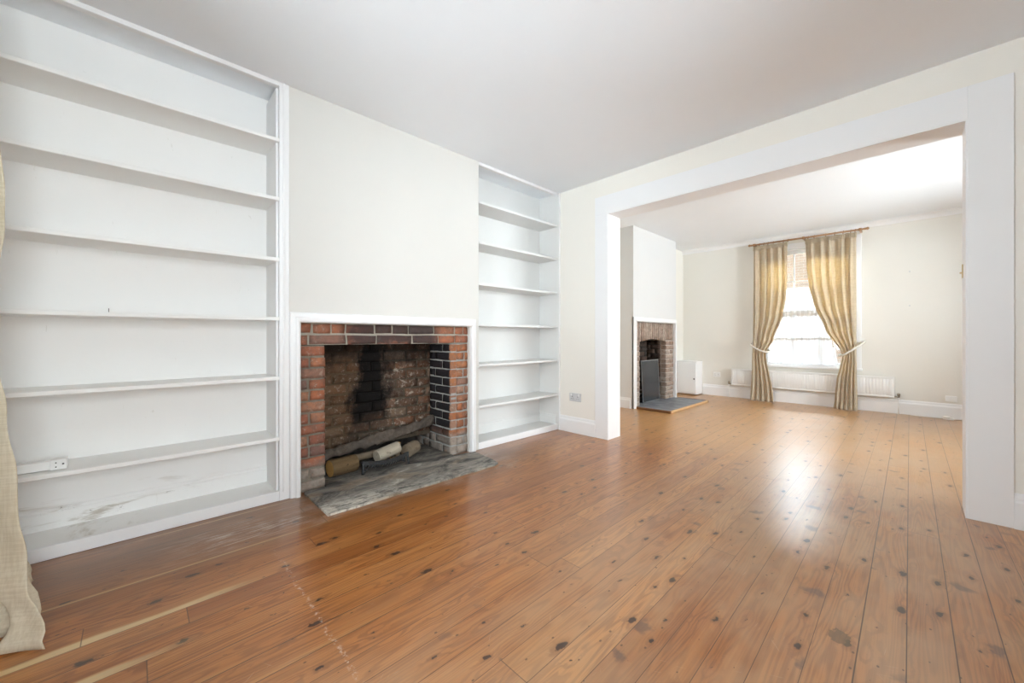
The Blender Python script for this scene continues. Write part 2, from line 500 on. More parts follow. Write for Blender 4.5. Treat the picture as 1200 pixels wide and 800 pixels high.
def mat_net():
    g = NT('white_net')
    P = g.coord()
    x, y, z = g.sep(P)
    st = g.noise(g.xyz(g.mul(x, 28.0), 0.0, g.mul(z, .6)), 1.0, 3, .6)
    d = g.n('ShaderNodeBsdfDiffuse'); g.put(d.inputs[0], (.86, .87, .88))
    t = g.n('ShaderNodeBsdfTranslucent'); g.put(t.inputs[0], (.88, .89, .90))
    tr = g.n('ShaderNodeBsdfTransparent'); g.put(tr.inputs[0], (1, 1, 1))
    m = g.n('ShaderNodeMixShader'); g.put(m.inputs[0], .42)
    g.t.links.new(d.outputs[0], m.inputs[1]); g.t.links.new(t.outputs[0], m.inputs[2])
    m2 = g.n('ShaderNodeMixShader'); g.put(m2.inputs[0], g.step(st, .35, .68, .20, .55))
    g.t.links.new(m.outputs[0], m2.inputs[1]); g.t.links.new(tr.outputs[0], m2.inputs[2])
    return g.surf(m2.outputs[0])
M['net'] = mat_net()


def mat_street_brick():
    g = NT('street_brick')
    P = g.coord()
    x, y, z = g.sep(P)
    b = g.n('ShaderNodeTexBrick')
    g.put(b.inputs['Vector'], g.xyz(x, z, 0.0))
    g.put(b.inputs['Color1'], (.30, .19, .12)); g.put(b.inputs['Color2'], (.22, .145, .10)); g.put(b.inputs['Mortar'], (.32, .28, .23))
    b.inputs['Scale'].default_value = 1.0
    b.inputs['Mortar Size'].default_value = .008
    b.inputs['Brick Width'].default_value = .23
    b.inputs['Row Height'].default_value = .078
    n = g.noise(P, 3, 4, .6)
    c = g.mix(g.mul(n, .4), b.outputs[0], (.22, .18, .15))
    return g.surf(g.bsdf(c, .9, 0, None, .2))
M['street_brick'] = mat_street_brick()
M['paving'] = paint('street_paving', (.58, .58, .57), .8, .12)

# ------------------------------------------------------------------ mesh helpers
class MB:
    def __init__(self):
        self.bm = bmesh.new()

    def box(self, x0, x1, y0, y1, z0, z1, bev=0.0, seg=2, mat=0):
        v = [self.bm.verts.new((x, y, z)) for z in (z0, z1) for y in (y0, y1) for x in (x0, x1)]
        F = [(0, 2, 3, 1), (4, 5, 7, 6), (0, 1, 5, 4), (2, 6, 7, 3), (0, 4, 6, 2), (1, 3, 7, 5)]
        fs = [self.bm.faces.new([v[i] for i in f]) for f in F]
        for f in fs:
            f.material_index = mat
        if bev:
            es = list({e for f in fs for e in f.edges})
            r = bmesh.ops.bevel(self.bm, geom=es, offset=bev, segments=seg, profile=.5, affect='EDGES')
            for f in r['faces']:
                f.material_index = mat
        return self

    def prism(self, poly, axis, a, b, mat=0):
        """extrude a 2-D outline along an axis: axis 'x' uses (y,z), 'y' uses (x,z), 'z' uses (x,y)."""
        def p(u, w, t):
            return {'x': (t, u, w), 'y': (u, t, w), 'z': (u, w, t)}[axis]
        A = [self.bm.verts.new(p(u, w, a)) for u, w in poly]
        B = [self.bm.verts.new(p(u, w, b)) for u, w in poly]
        n = len(poly)
        fs = []
        for i in range(n):
            fs.append(self.bm.faces.new((A[i], A[(i + 1) % n], B[(i + 1) % n], B[i])))
        fs.append(self.bm.faces.new(A[::-1])); fs.append(self.bm.faces.new(B))
        for f in fs:
            f.material_index = mat
        return self

    def tube(self, pts, rad, n=10, cap=True, mat=0):
        pts = [Vector(p) for p in pts]
        rads = rad if isinstance(rad, (list, tuple)) else [rad] * len(pts)
        rings = []
        up = Vector((0, 0, 1))
        for i, p in enumerate(pts):
            d = (pts[min(i + 1, len(pts) - 1)] - pts[max(i - 1, 0)]).normalized()
            ref = up if abs(d.dot(up)) < .95 else Vector((1, 0, 0))
            s = d.cross(ref).normalized(); t = s.cross(d).normalized()
            rings.append([self.bm.verts.new(p + (s * math.cos(2 * PI * k / n) + t * math.sin(2 * PI * k / n)) * rads[i]) for k in range(n)])
        for a, b in zip(rings, rings[1:]):
            for k in range(n):
                f = self.bm.faces.new((a[k], a[(k + 1) % n], b[(k + 1) % n], b[k])); f.smooth = True; f.material_index = mat
        if cap:
            for r in (rings[0][::-1], rings[-1]):
                self.bm.faces.new(r).material_index = mat
        return self

    def lathe(self, prof, origin, axis, n=16, mat=0):
        """prof: list of (distance along axis, radius)"""
        axis = Vector(axis).normalized(); o = Vector(origin)
        self.tube([o + axis * t for t, r in prof], [max(r, .0004) for t, r in prof], n, True, mat)
        return self

    def quadgrid(self, fn, nu, nv, mat=0, smooth=True):
        g = [[self.bm.verts.new(fn(i / nu, j / nv)) for j in range(nv + 1)] for i in range(nu + 1)]
        for i in range(nu):
            for j in range(nv):
                f = self.bm.faces.new((g[i][j], g[i + 1][j], g[i + 1][j + 1], g[i][j + 1]))
                f.smooth = smooth; f.material_index = mat
        return self

    def build(self, name, mats, parent=None, origin=None, fixn=True):
        if fixn:
            bmesh.ops.recalc_face_normals(self.bm, faces=self.bm.faces)
        me = bpy.data.meshes.new(name)
        if origin is not None:
            bmesh.ops.translate(self.bm, verts=self.bm.verts, vec=-Vector(origin))
        self.bm.to_mesh(me); self.bm.free()
        for m in (mats if isinstance(mats, (list, tuple)) else [mats]):
            me.materials.append(m)
        o = bpy.data.objects.new(name, me)
        COL.objects.link(o)
        if parent is not None:
            o.parent = parent
            if origin is not None:
                o.location = Vector(origin) - parent_loc(parent)
            else:
                o.location = -parent_loc(parent)
        elif origin is not None:
            o.location = origin
        return o


def parent_loc(o):
    v = Vector(o.location)
    if o.parent:
        v += parent_loc(o.parent)
    return v


def empty(name, loc):
    o = bpy.data.objects.new(name, None)
    o.empty_display_size = .1
    o.location = loc
    COL.objects.link(o)
    return o


def tag(o, label, cat, group=None):
    o['label'] = label; o['category'] = cat
    if group:
        o['group'] = group
    return o


def struct(o, label=None, cat=None):
    o['kind'] = 'structure'
    if label:
        o['label'] = label
        o['category'] = cat
    return o


def lerp_table(tab, z):
    tab = sorted(tab)
    if z <= tab[0][0]:
        return tab[0][1]
    for (a, va), (b, vb) in zip(tab, tab[1:]):
        if z <= b:
            t = (z - a) / (b - a)
            t = t * t * (3 - 2 * t) * .5 + t * .5
            return va + (vb - va) * t
    return tab[-1][1]

# ------------------------------------------------------------------ dimensions
XF, XB = -2.71, -2.975           # chimney-breast face, back of the shelf alcoves
YN = -.62                        # window wall behind the camera
YP, YQ = 3.32, 3.52              # dividing wall
YZ = 7.20                        # far wall
ZC = 2.56
XR = 1.9
XL2 = -2.97                      # far room left wall
OX0, OX1, OZ = -2.095, .193, 2.205

# ------------------------------------------------------------------ setting
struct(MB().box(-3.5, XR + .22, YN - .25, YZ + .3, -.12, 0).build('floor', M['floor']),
       'knotty stained pine floorboards running through both rooms', 'floor')
struct(MB().box(-3.5, XR + .22, YN - .25, YZ + .3, ZC, ZC + .15).build('ceiling', M['ceiling']),
       'plain white plaster ceiling over both rooms', 'ceiling')

b = MB()
b.box(-3.5, XB, YN - .25, .64, 0, ZC)
struct(b.build('wall_left', M['alcove']), 'white back wall behind the wide left alcove shelves', 'wall')
M['shelf_dimmed'] = paint('dimmed_shelf_paint', (.73, .73, .72), .5, .03, bump=.05)  # shelf white darkened to offset the strong light on this alcove
struct(MB().box(-3.5, XB, 2.2, YP, 0, ZC).build('wall_left_corner', M['shelf_dimmed']), 'white back wall behind the narrow corner shelves', 'wall')

b = MB()
b.box(-3.5, XF, .64, .748, 0, ZC); b.box(-3.5, XF, 2.10, 2.2, 0, ZC)
b.box(-3.5, XF, .748, 2.10, 1.095, ZC); b.box(-3.5, -3.36, .748, 2.10, 0, 1.095)
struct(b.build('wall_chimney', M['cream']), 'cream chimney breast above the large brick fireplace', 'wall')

b = MB()
b.box(-3.5, OX0, YP, YQ, 0, ZC); b.box(OX1, XR, YP, YQ, 0, ZC); b.box(OX0, OX1, YP, YQ, OZ, ZC)
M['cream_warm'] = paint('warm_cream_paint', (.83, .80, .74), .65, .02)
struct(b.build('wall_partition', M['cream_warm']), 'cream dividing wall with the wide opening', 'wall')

# right-hand wall (out of view); one window per room added to brighten both
RW = [(-.42, .70), (4.00, 6.20)]
b = MB()
ys = [YN - .25, RW[0][0], RW[0][1], RW[1][0], RW[1][1], YZ + .3]
for k in (0, 2, 4):
    b.box(XR, XR + .22, ys[k], ys[k + 1], 0, ZC)
for p0, p1 in RW:
    b.box(XR, XR + .22, p0, p1, 0, .55); b.box(XR, XR + .22, p0, p1, 2.36, ZC)
struct(b.build('wall_right', M['cream']))

# far room left wall and its chimney breast
FX = -2.75
b = MB()
b.box(-3.5, XL2, YQ, 5.02, 0, ZC); b.box(-3.5, XL2, 6.38, YZ + .1, 0, ZC)
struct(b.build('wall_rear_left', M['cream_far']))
b = MB()
b.box(-3.5, FX, 5.0, 5.05, 0, ZC); b.box(-3.5, FX, 6.32, 6.39, 0, ZC)
b.box(-3.5, FX, 5.05, 6.32, 1.22, ZC); b.box(-3.5, -3.2, 5.05, 6.32, 0, 1.22)
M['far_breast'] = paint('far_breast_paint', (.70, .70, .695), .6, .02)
struct(b.build('wall_rear_chimney', M['far_breast']), 'white chimney breast in the far room', 'wall')

# far wall with the window hole
WX0, WX1, WZ0, WZ1 = -1.72, -.595, .57, 2.36
b = MB()
b.box(-3.2, WX0, YZ, YZ + .22, 0, ZC); b.box(WX1, XR, YZ, YZ + .22, 0, ZC)
b.box(WX0, WX1, YZ, YZ + .22, 0, WZ0); b.box(WX0, WX1, YZ, YZ + .22, WZ1, ZC)
struct(b.build('wall_back', M['cream_far']), 'cream far wall around the curtained sash window', 'wall')

# window wall behind the camera
FW = [(-1.85, -.55)]
b = MB()
b.box(-3.5, FW[0][0], YN - .22, YN, 0, ZC); b.box(FW[0][1], XR, YN - .22, YN, 0, ZC)
for x0, x1 in FW:
    b.box(x0, x1, YN - .22, YN, 0, .55); b.box(x0, x1, YN - .22, YN, 2.36, ZC)
struct(b.build('wall_front', M['cream']))

# white facing around the wide opening (flat boards and the lining of the reveal)
b = MB()
b.box(OX1, .352, YP - .014, YP, 0, 2.385, .002)
b.box(-2.235, OX1, YP - .014, YP, OZ, 2.385, .002)
b.box(-2.235, OX0, YP - .0135, YP, 0, OZ, .002)
b.box(OX1 - .008, OX1, YP - .013, YQ + .01, 0, OZ, .001)
b.box(OX0, OX0 + .008, YP - .013, YQ + .01, 0, OZ, .001)
b.box(OX0 + .008, OX1 - .008, YP - .013, YQ + .01, OZ - .008, OZ, .001)
struct(b.build('trim_1', M['white_soft']), 'wide flat white casing around the opening between the rooms', 'opening trim')


def skirt_profile(h, t):
    return [(0, 0), (t, 0), (t, h * .74), (t * .8, h * .80), (t * .55, h * .84), (t * .5, h * .93), (t * .25, h), (0, h)]


def baseboard(name, axis, wall, sign, a, c, h, t=.018, mat='white'):
    """skirting against a wall: axis = direction it runs along."""
    poly = [(wall + sign * u, w) for u, w in skirt_profile(h, t)]
    o = MB().prism(poly, axis, a, c).build(name, M[mat])
    return struct(o)
baseboard('baseboard_partition_left', 'x', YP, -1, XF, -2.235, .165)
baseboard('baseboard_partition_right', 'x', YP, -1, .352, XR, .185)
baseboard('baseboard_back', 'x', YZ, -1, -2.62, XR, .185)
baseboard('baseboard_right', 'y', XR, -1, YN, YP - .02, .185)
baseboard('baseboard_front', 'x', YN, 1, -2.6, XR, .185)
baseboard('baseboard_rear_chimney', 'x', 5.0, -1, XL2, -2.79, .15)
baseboard('baseboard_rear_left', 'y', XL2, 1, YQ, 4.98, .17)

# cove where the far wall meets the ceiling
poly = [(YZ, 2.497), (YZ - .006, 2.497), (YZ - .012, 2.515), (YZ - .03, 2.54), (YZ - .055, 2.552), (YZ - .06, ZC), (YZ, ZC)]
struct(MB().prism(poly, 'x', XL2, XR).build('trim_2', M['white_soft']), 'slim white cove along the far wall ceiling', 'cove')

# ------------------------------------------------------------------ bookcases in the alcoves
SHZ = [2.216, 1.856, 1.486, 1.123, .760, .389]


def shelf_board(y0, y1, z, par, seed, mat='shelf'):
    rnd = random.Random(seed)
    sag = rnd.uniform(.001, .004)
    b = MB()
    th, x0, x1, nose = .022, XB + .001, XF + .003, .003
    n = 14
    prof = [(x0, -th), (x1 - nose, -th), (x1, -th + nose), (x1, -nose), (x1 - nose, 0), (x0, 0)]
    rings = []
    for i in range(n + 1):
        t = i / n
        dz = -sag * math.sin(PI * t)
        rings.append([b.bm.verts.new((px, y0 + (y1 - y0) * t, z + pz + dz)) for px, pz in prof])
    for a, c in zip(rings, rings[1:]):
        for k in range(len(prof)):
            b.bm.faces.new((a[k], a[(k + 1) % 6], c[(k + 1) % 6], c[k]))
    b.bm.faces.new(rings[0][::-1]); b.bm.faces.new(rings[-1])
    return b.build('shelf', M[mat], par)


# left bookcase
bc = tag(empty('built_in_bookcase', (XF, .05, 0)), 'wide white built-in alcove bookcase left of the large brick fireplace', 'bookcase', 'built-in alcove bookcases')
for i, z in enumerate(SHZ):
    shelf_board(YN + .002, .634, z, bc, 10 + i)
b = MB()
b.box(XF - .02, XF + .006, .634, .688, 0, ZC - .001, .003)
b.box(XF - .004, XF + .012, .652, .664, .05, ZC - .002, .003)
b.build('stile', M['white'], bc)
MB().box(XF - .03, XF + .008, YN + .002, .634, 2.533, ZC - .001, .003).build('header', M['white'], bc)
MB().box(XF - .02, XF + .004, YN + .002, .634, 0.001, .06, .002).build('plinth', M['white'], bc)
MB().box(XB + .001, XF - .02, YN + .002, .634, .038, .056).build('bottom_board', M['alcove'], bc)
MB().prism([(XB + u + .001, .056 + w) for u, w in skirt_profile(.10, .014)], 'y', YN + .002, .634).build('back_skirting', M['alcove'], bc)
MB().box(XB + .001, XF - .02, .622, .6335, .056, 2.53).build('side_panel', M['white'], bc)

# right bookcase
bc = tag(empty('built_in_bookcase', (XF, 2.75, 0)), 'narrow white built-in alcove bookcase between the brick fireplace and the room corner', 'bookcase', 'built-in alcove bookcases')
for i, z in enumerate(SHZ):
    shelf_board(2.203, 3.298, z, bc, 30 + i, 'shelf_dimmed')
MB().box(XF - .03, XF + .006, 2.202, 3.298, 2.533, ZC - .001, .003).build('header', M['white'], bc)
MB().box(XF - .02, XF + .004, 2.202, 3.298, 0.001, .06, .002).build('plinth', M['white'], bc)
MB().box(XB + .001, XF - .02, 2.202, 3.298, .038, .056).build('bottom_board', M['shelf_dimmed'], bc)
MB().prism([(XB + u + .001, .056 + w) for u, w in skirt_profile(.10, .014)], 'y', 2.202, 3.298).build('back_skirting', M['shelf_dimmed'], bc)
b = MB()
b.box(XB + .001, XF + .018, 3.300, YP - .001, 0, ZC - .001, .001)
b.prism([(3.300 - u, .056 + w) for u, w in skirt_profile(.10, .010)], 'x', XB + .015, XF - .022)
b.build('side_panel', M['shelf_dimmed'], bc)
b = MB()
b.box(XF + .0185, XF + .026, 3.296, YP - .001, 0, ZC - .001, .002)
b.build('stile', M['white'], bc)

# ------------------------------------------------------------------ brick builder
def brick(b, rnd, u0, u1, z0, z1, face, depth, plane, jit=.003):
    """one irregular brick. plane 'x': face at x=face looking +x, u runs along y. plane 'y': face at y=face looking -y, u runs along x."""
    nu, nz = max(2, int((u1 - u0) / .035)), 3
    bev = .005
    seed = rnd.uniform(0, 99)
    push = rnd.uniform(-.004, .004)
    ja = [rnd.uniform(-jit, jit) for _ in range(8)]

    def P(u, z, d):
        return (face - d, u, z) if plane == 'x' else (u, face + d, z)
    grid = []
    for i in range(nu + 1):
        col = []
        for j in range(nz + 1):
            s, t = i / nu, j / nz
            a0 = u0 + ja[0] * (1 - t) + ja[1] * t
            a1 = u1 + ja[2] * (1 - t) + ja[3] * t
            c0 = z0 + ja[4] * (1 - s) + ja[5] * s
            c1 = z1 + ja[6] * (1 - s) + ja[7] * s
            u = a0 + (a1 - a0) * s; z = c0 + (c1 - c0) * t
            q = mnoise.noise((u * 24 + seed, z * 24, seed)) * .0035
            edge = (i in (0, nu)) + (j in (0, nz))
            if edge:
                du = (bev * .3 if i == 0 else -bev * .3 if i == nu else 0)
                dz = (bev * .3 if j == 0 else -bev * .3 if j == nz else 0)
                u += du + q * .7; z += dz + q * .7
            d = push + q + (0.002 if edge == 1 else .004 if edge == 2 else 0)
            col.append(b.bm.verts.new(P(u, z, d)))
        grid.append(col)
    for i in range(nu):
        for j in range(nz):
            f = b.bm.faces.new((grid[i][j], grid[i + 1][j], grid[i + 1][j + 1], grid[i][j + 1])); f.smooth = True
    rim = [grid[i][0] for i in range(nu + 1)] + [grid[nu][j] for j in range(1, nz + 1)] + \
          [grid[i][nz] for i in range(nu - 1, -1, -1)] + [grid[0][j] for j in range(nz - 1, 0, -1)]
    back = []
    for v in rim:
        c = v.co.copy()
        if plane == 'x':
            c.x = face - depth
        else:
            c.y = face + depth
        back.append(b.bm.verts.new(c))
    n = len(rim)
    for k in range(n):
        b.bm.faces.new((rim[k], rim[(k + 1) % n], back[(k + 1) % n], back[k]))
    b.bm.faces.new(back)


def courses(b, rnd, u0, u1, z0, z1, face, plane, patterns, depth=.06, row=.075, joint=.011):
    n = max(1, round((z1 - z0) / row))
    rh = (z1 - z0) / n
    for r in range(n):
        fr = patterns[r % len(patterns)]
        cuts = [0] + list(fr) + [1]
        for a, c in zip(cuts, cuts[1:]):
            ua, uc = u0 + (u1 - u0) * a, u0 + (u1 - u0) * c
            ga = joint / 2 if a > 0 else 0.0
            gc = joint / 2 if c < 1 else 0.0
            brick(b, rnd, ua + ga, uc - gc, z0 + r * rh + joint / 2, z0 + (r + 1) * rh - joint / 2, face, depth, plane)


def stretcher_pattern(length, bl, shift):
    p, u = [], -shift
    while u < length:
        if u > .03 and u < length - .03:
            p.append(u / length)
        u += bl
    return p

# ------------------------------------------------------------------ near fireplace
rnd = random.Random(4)
BF = -2.738                                  # brick face
fp = tag(empty('brick_fireplace', (BF, 1.42, 0)), 'large open red brick fireplace with white moulded surround in the near room', 'fireplace')
Y0, Y1, YA, YB, ZL, ZT = .748, 2.10, .912, 1.922, .945, 1.095
b = MB()
courses(b, rnd, Y0, YA, .0, ZL, BF, 'x', [[], [.40], [], [.40], [.36]], .08)
o = b.build('left_brick_jamb', M['brick_front'], fp)
b = MB()
b.box(-3.35, BF - .010, Y0 + .001, YA - .004, 0, ZL)
b.build('mortar', M['mortar'], o)
b = MB()
courses(b, rnd, YB + .062, Y1, .0, ZL, BF - .0005, 'x', [[], [.62], [], [.7]], .08)
courses(b, rnd, -3.078, BF - .006, .0, ZL, YB, 'y', [[.62], [.30]], .06, joint=.009)
courses(b, rnd, -3.33, -3.078, .0, .24, YB, 'y', [[.5], [.2]], .06, joint=.009)
o = b.build('right_brick_jamb', M['brick_right'], fp)
b = MB()
b.box(-3.35, BF - .010, YB + .007, Y1 - .001, 0, ZL)
b.build('mortar', M['mortar_light'], o)
b = MB()
L = Y1 - Y0
courses(b, rnd, Y0, Y1, ZL, ZL + .075, BF, 'x', [[.045, .225, .385, .60, .775, .90]], .10)
courses(b, rnd, Y0, Y1, ZL + .075, ZT, BF, 'x', [[.06, .15, .22, .375, .475, .575, .745, .90, .965]], .10)
o = b.build('brick_lintel', M['brick_lintel'], fp)
b = MB()
b.box(-3.35, BF - .009, Y0, Y1, ZL + .004, ZT)
b.build('mortar', M['mortar_pale'], o)
# fireback above the ledge, recessed slot below it
XK = -3.065
b = MB()
bl = .205
n = 10
zz0 = .16
rh = (ZL + .02 - zz0) / n
for r in range(n):
    cuts = stretcher_pattern(YB - YA + .02, bl, (r % 2) * .1 + rnd.uniform(.02, .06))
    cs = [0] + cuts + [1]
    for a, c in zip(cs, cs[1:]):
        ln = YB - YA + .02
        brick(b, rnd, YA - .01 + ln * a + .006, YA - .01 + ln * c - .006, zz0 + r * rh + .006, zz0 + (r + 1) * rh - .006, XK, .06, 'x', .005)
o = b.build('brick_fireback', M['brick_back'], fp)
b = MB()
b.box(XK - .08, XK - .008, YA - .01, YB + .01, zz0 - .03, ZL + .02)
b.build('mortar', M['mortar_back'], o)
MB().box(-3.355, -3.33, YA - .02, YB + .02, 0, .3).build('soot_recess', M['mortar_black'], fp)
# rough rendered ledge curving along the foot of the fireback
b = MB()
pts = [(-2.985, .90, .118), (-2.995, 1.05, .148), (-3.005, 1.2, .163), (-3.012, 1.4, .180), (-3.015, 1.6, .200), (-3.02, 1.78, .228), (-3.03, 1.93, .262)]
fine = []
for (p, q) in zip(pts, pts[1:]):
    for k in range(6):
        t = k / 6
        fine.append(tuple(p[i] + (q[i] - p[i]) * t for i in range(3)))
fine.append(pts[-1])
fine = [p for p in fine]
b.tube(fine, [.038 + .008 * mnoise.noise((0, p[1] * 11, 3)) for p in fine], 14)
for v in b.bm.verts:
    v.co += Vector((1, .3, 1)) * (.034 * mnoise.noise(v.co * 15) + .020 * mnoise.noise(v.co * 42))
b.build('fireback_ledge', M['ledge'], fp)


def frame_moulding(yo0, yi0, yi1, yo1, zi, zo, xw, proud, mat, par, back):
    """mitred picture-frame moulding round three sides of an opening, rounded towards its inner edge."""
    prof = [(0.0, back), (0.0, proud * .72), (.10, proud * .93), (.24, proud), (.40, proud * .92), (.55, proud * .62), (.70, proud * .52), (.86, proud * .50), (.96, proud * .36), (1.0, 0.002), (1.0, back)]
    b = MB()
    rings = []
    for corner in range(4):
        ring = []
        for t, d in prof:
            if corner == 0:
                y, z = yi0 + (yo0 - yi0) * t, 0.0
            elif corner == 1:
                y, z = yi0 + (yo0 - yi0) * t, zi + (zo - zi) * t
            elif corner == 2:
                y, z = yi1 + (yo1 - yi1) * t, zi + (zo - zi) * t
            else:
                y, z = yi1 + (yo1 - yi1) * t, 0.0
            ring.append(b.bm.verts.new((xw + d, y, z)))
        rings.append(ring)
    n = len(prof)
    for a, c in zip(rings, rings[1:]):
        for k in range(n):
            b.bm.faces.new((a[k], a[(k + 1) % n], c[(k + 1) % n], c[k]))
    b.bm.faces.new(rings[0][::-1]); b.bm.faces.new(rings[-1])
    return b.build('surround', mat, par)
s = frame_moulding(.689, .748, 2.103, 2.165, 1.093, 1.158, XF, .036, M['white'], fp, -.028)
s['label'] = 'white moulded wooden frame'

# hearth slab
rh_ = random.Random(3)
b = MB()
out = []
edge = [(-3.33, .915), (-2.72, .915), (-2.72, .775), (-2.69, .772), (-2.284, .775), (-2.277, 2.02), (-2.30, 2.06), (-2.45, 2.09), (-2.66, 2.115), (-2.70, 1.92), (-3.33, 1.92)]
for (p, q) in zip(edge, edge[1:] + edge[:1]):
    m = max(1, int(math.hypot(q[0] - p[0], q[1] - p[1]) / .04))
    for k in range(m):
        t = k / m
        x, y = p[0] + (q[0] - p[0]) * t, p[1] + (q[1] - p[1]) * t
        if x > -2.68:
            x += mnoise.noise((x * 9, y * 9, 1)) * .006; y += mnoise.noise((x * 9, y * 9, 5)) * .006
        out.append((x, y))
b.prism(out, 'z', 0.0, .012)
b.build('hearth_slab', M['hearth'], fp)

# ------------------------------------------------------------------ logs and grate
def log(label, p, q, r, mat, endmat=None, seed=0, bumpy=.05):
    p, q = Vector(p), Vector(q)
    d = q - p; L = d.length; d.normalize()
    n, m = 22, 8
    b = MB()
    rings = []
    for i in range(m + 1):
        t = i / m
        ring = []
        for k in range(n):
            a = 2 * PI * k / n
            rr = r * (1 + bumpy * mnoise.noise((math.cos(a) * 1.5 + seed, t * 3, math.sin(a) * 1.5)))
            if i in (0, m):
                rr *= .965
            ring.append(b.bm.verts.new((rr * math.cos(a), t * L - L / 2, rr * math.sin(a))))
        rings.append(ring)
    for a_, c_ in zip(rings, rings[1:]):
        for k in range(n):
            f = b.bm.faces.new((a_[k], a_[(k + 1) % n], c_[(k + 1) % n], c_[k])); f.smooth = True
    o = b.build('log', [M[mat]])
    mid = (p + q) / 2
    o.location = mid
    o.rotation_mode = 'QUATERNION'
    o.rotation_quaternion = Vector((0, 1, 0)).rotation_difference(d)
    for s, ring_r in ((-1, 0), (1, m)):
        b2 = MB()
        vs = []
        for k in range(n):
            a = 2 * PI * k / n
            rr = r * (1 + bumpy * mnoise.noise((math.cos(a) * 1.5 + seed, (0 if s < 0 else 1) * 3, math.sin(a) * 1.5))) * .966
            vs.append(b2.bm.verts.new((rr * math.cos(a), s * L / 2, rr * math.sin(a))))
        c = b2.bm.verts.new((0, s * (L / 2 + .0008), 0))
        for k in range(n):
            b2.bm.faces.new((vs[k], vs[(k + 1) % n], c))
        e = b2.build('sawn_end', M[endmat or 'log_end'])
        e.parent = o
    return tag(o, label, 'log', 'logs in the brick fireplace')
log('brown bark log with yellow sawn end at the left of the brick fireplace', (-2.872, .985, .073), (-2.895, 1.175, .073), .060, 'bark_brown', seed=1)
log('pale cut log propped up behind the iron grate front', (-2.865, 1.325, .088), (-2.90, 1.52, .118), .048, 'bark_pale', 'bark_pale', seed=5, bumpy=.03)
log('greyish log end lying right of the iron grate front', (-2.90, 1.60, .068), (-2.985, 1.725, .068), .054, 'bark_grey', 'bark_grey', seed=8)
log('long thin log lying under the ledge behind the pale cut log', (-2.985, 1.20, .072), (-3.00, 1.49, .082), .027, 'bark_grey', seed=11)
log('short upright stick of wood between the pale log and the greyish log', (-2.970, 1.552, .0125), (-2.965, 1.556, .135), .022, 'bark_grey', seed=14)
log('small split log low down behind the iron grate legs', (-2.800, 1.41, .061), (-2.800, 1.50, .061), .018, 'bark_brown', seed=17)

gr = tag(empty('fire_grate', (-2.76, 1.36, .012)), 'small black iron grate front with toothed bar on the stone hearth', 'grate')


def grate_top(t):
    return Vector((-2.768 + .022 * math.sin(PI * t), 1.182 + .352 * t, .098 - .017 * math.sin(PI * t)))
b = MB()
tops = [grate_top(i / 16) for i in range(17)]
rings = []
for p in tops:
    rings.append([b.bm.verts.new(p + Vector(d)) for d in ((-.006, 0, .007), (.004, 0, .007), (.007, 0, .003), (.005, 0, -.020), (-.005, 0, -.020))])
for r0, r1 in zip(rings, rings[1:]):
    for k in range(5):
        b.bm.faces.new((r0[k], r0[(k + 1) % 5], r1[(k + 1) % 5], r1[k]))
b.bm.faces.new(rings[0][::-1]); b.bm.faces.new(rings[-1])
b.build('top_bar', M['iron'], gr)
for i in range(1, 16):
    t = i / 16
    p = grate_top(t)
    MB().tube([p - Vector((0, 0, .016)), p - Vector((.001, .005, .030)), p - Vector((.004, .016, .044))], [.006, .0055, .003], 6).build('tooth', M['iron'], gr)
for t in (0, 1):
    p = grate_top(t)
    s = -1 if t == 0 else 1
    MB().tube([p + Vector((0, 0, .006)), p - Vector((0, 0, .03)), p + Vector((.004, s * .004, -.065)), Vector((p.x + .008, p.y + s * .006, .0125))], [.010, .010, .009, .012], 8).build('leg', M['iron'], gr)
MB().tube([(-2.775, 1.20, .034), (-2.95, 1.24, .036), (-2.95, 1.48, .036), (-2.775, 1.515, .034)], .006, 8).build('base_rail', M['iron'], gr)

# ------------------------------------------------------------------ far fireplace
rnd = random.Random(9)
FB = FX - .012
ff = tag(empty('brick_fireplace', (FX, 5.68, 0)), 'smaller pale brick fireplace with arched opening in the far room', 'fireplace')
A0, A1, a0, a1 = 5.05, 6.32, 5.21, 6.045
ZA, ZTT = .955, 1.222


def arch(u):
    t = (u - a0) / (a1 - a0)
    return ZA - .022 + .034 * math.sin(PI * max(0, min(1, t)))
b = MB(); courses(b, rnd, A0, a0, 0, .945, FB, 'x', [[], [.55], [], [.4]], .08)
o = b.build('left_brick_jamb', M['brick_pale'], ff)
MB().box(-3.19, FB - .008, A0, a0 - .004, 0, .95).build('mortar', M['mortar_far'], o)
b = MB(); courses(b, rnd, a1, A1, 0, .945, FB, 'x', [[.5], [], [.6], []], .08)
o = b.build('right_brick_jamb', M['brick_pale'], ff)
MB().box(FB - .10, FB - .008, a1 + .004, A1, 0, .95).build('mortar', M['mortar_far'], o)
MB().box(-3.19, FB - .101, a1 + .004, A1, 0, .95).build('soot_mortar', M['mortar_black'], ff)
b = MB()
nb = 19
for i in range(nb):
    u = A0 + (A1 - A0) * i / nb; w = (A1 - A0) / nb
    zb = arch(u + w / 2) if a0 - .02 < u + w / 2 < a1 + .02 else .95
    brick(b, rnd, u + .004, u + w - .004, zb, ZTT - .004, FB, .09, 'x', .002)
o = b.build('soldier_arch', M['brick_pale'], ff)
MB().box(-3.19, FB - .008, A0, A1, .975, ZTT).build('mortar', M['mortar_far'], o)
b = MB()
courses(b, rnd, a0 - .02, a1 + .02, 0, 1.0, -3.08, 'x', [[.25, .5, .75], [.12, .38, .62, .88]], .05, joint=.006)
courses(b, rnd, -3.09, FB - .09, 0, .955, a1 - .004, 'y', [[.6], [.3]], .05, joint=.006)
b.build('firebox', M['brick_black'], ff)
MB().box(-3.19, -3.09, a0 - .03, a1 + .03, 0, .99).build('mortar', M['mortar_black'], ff)
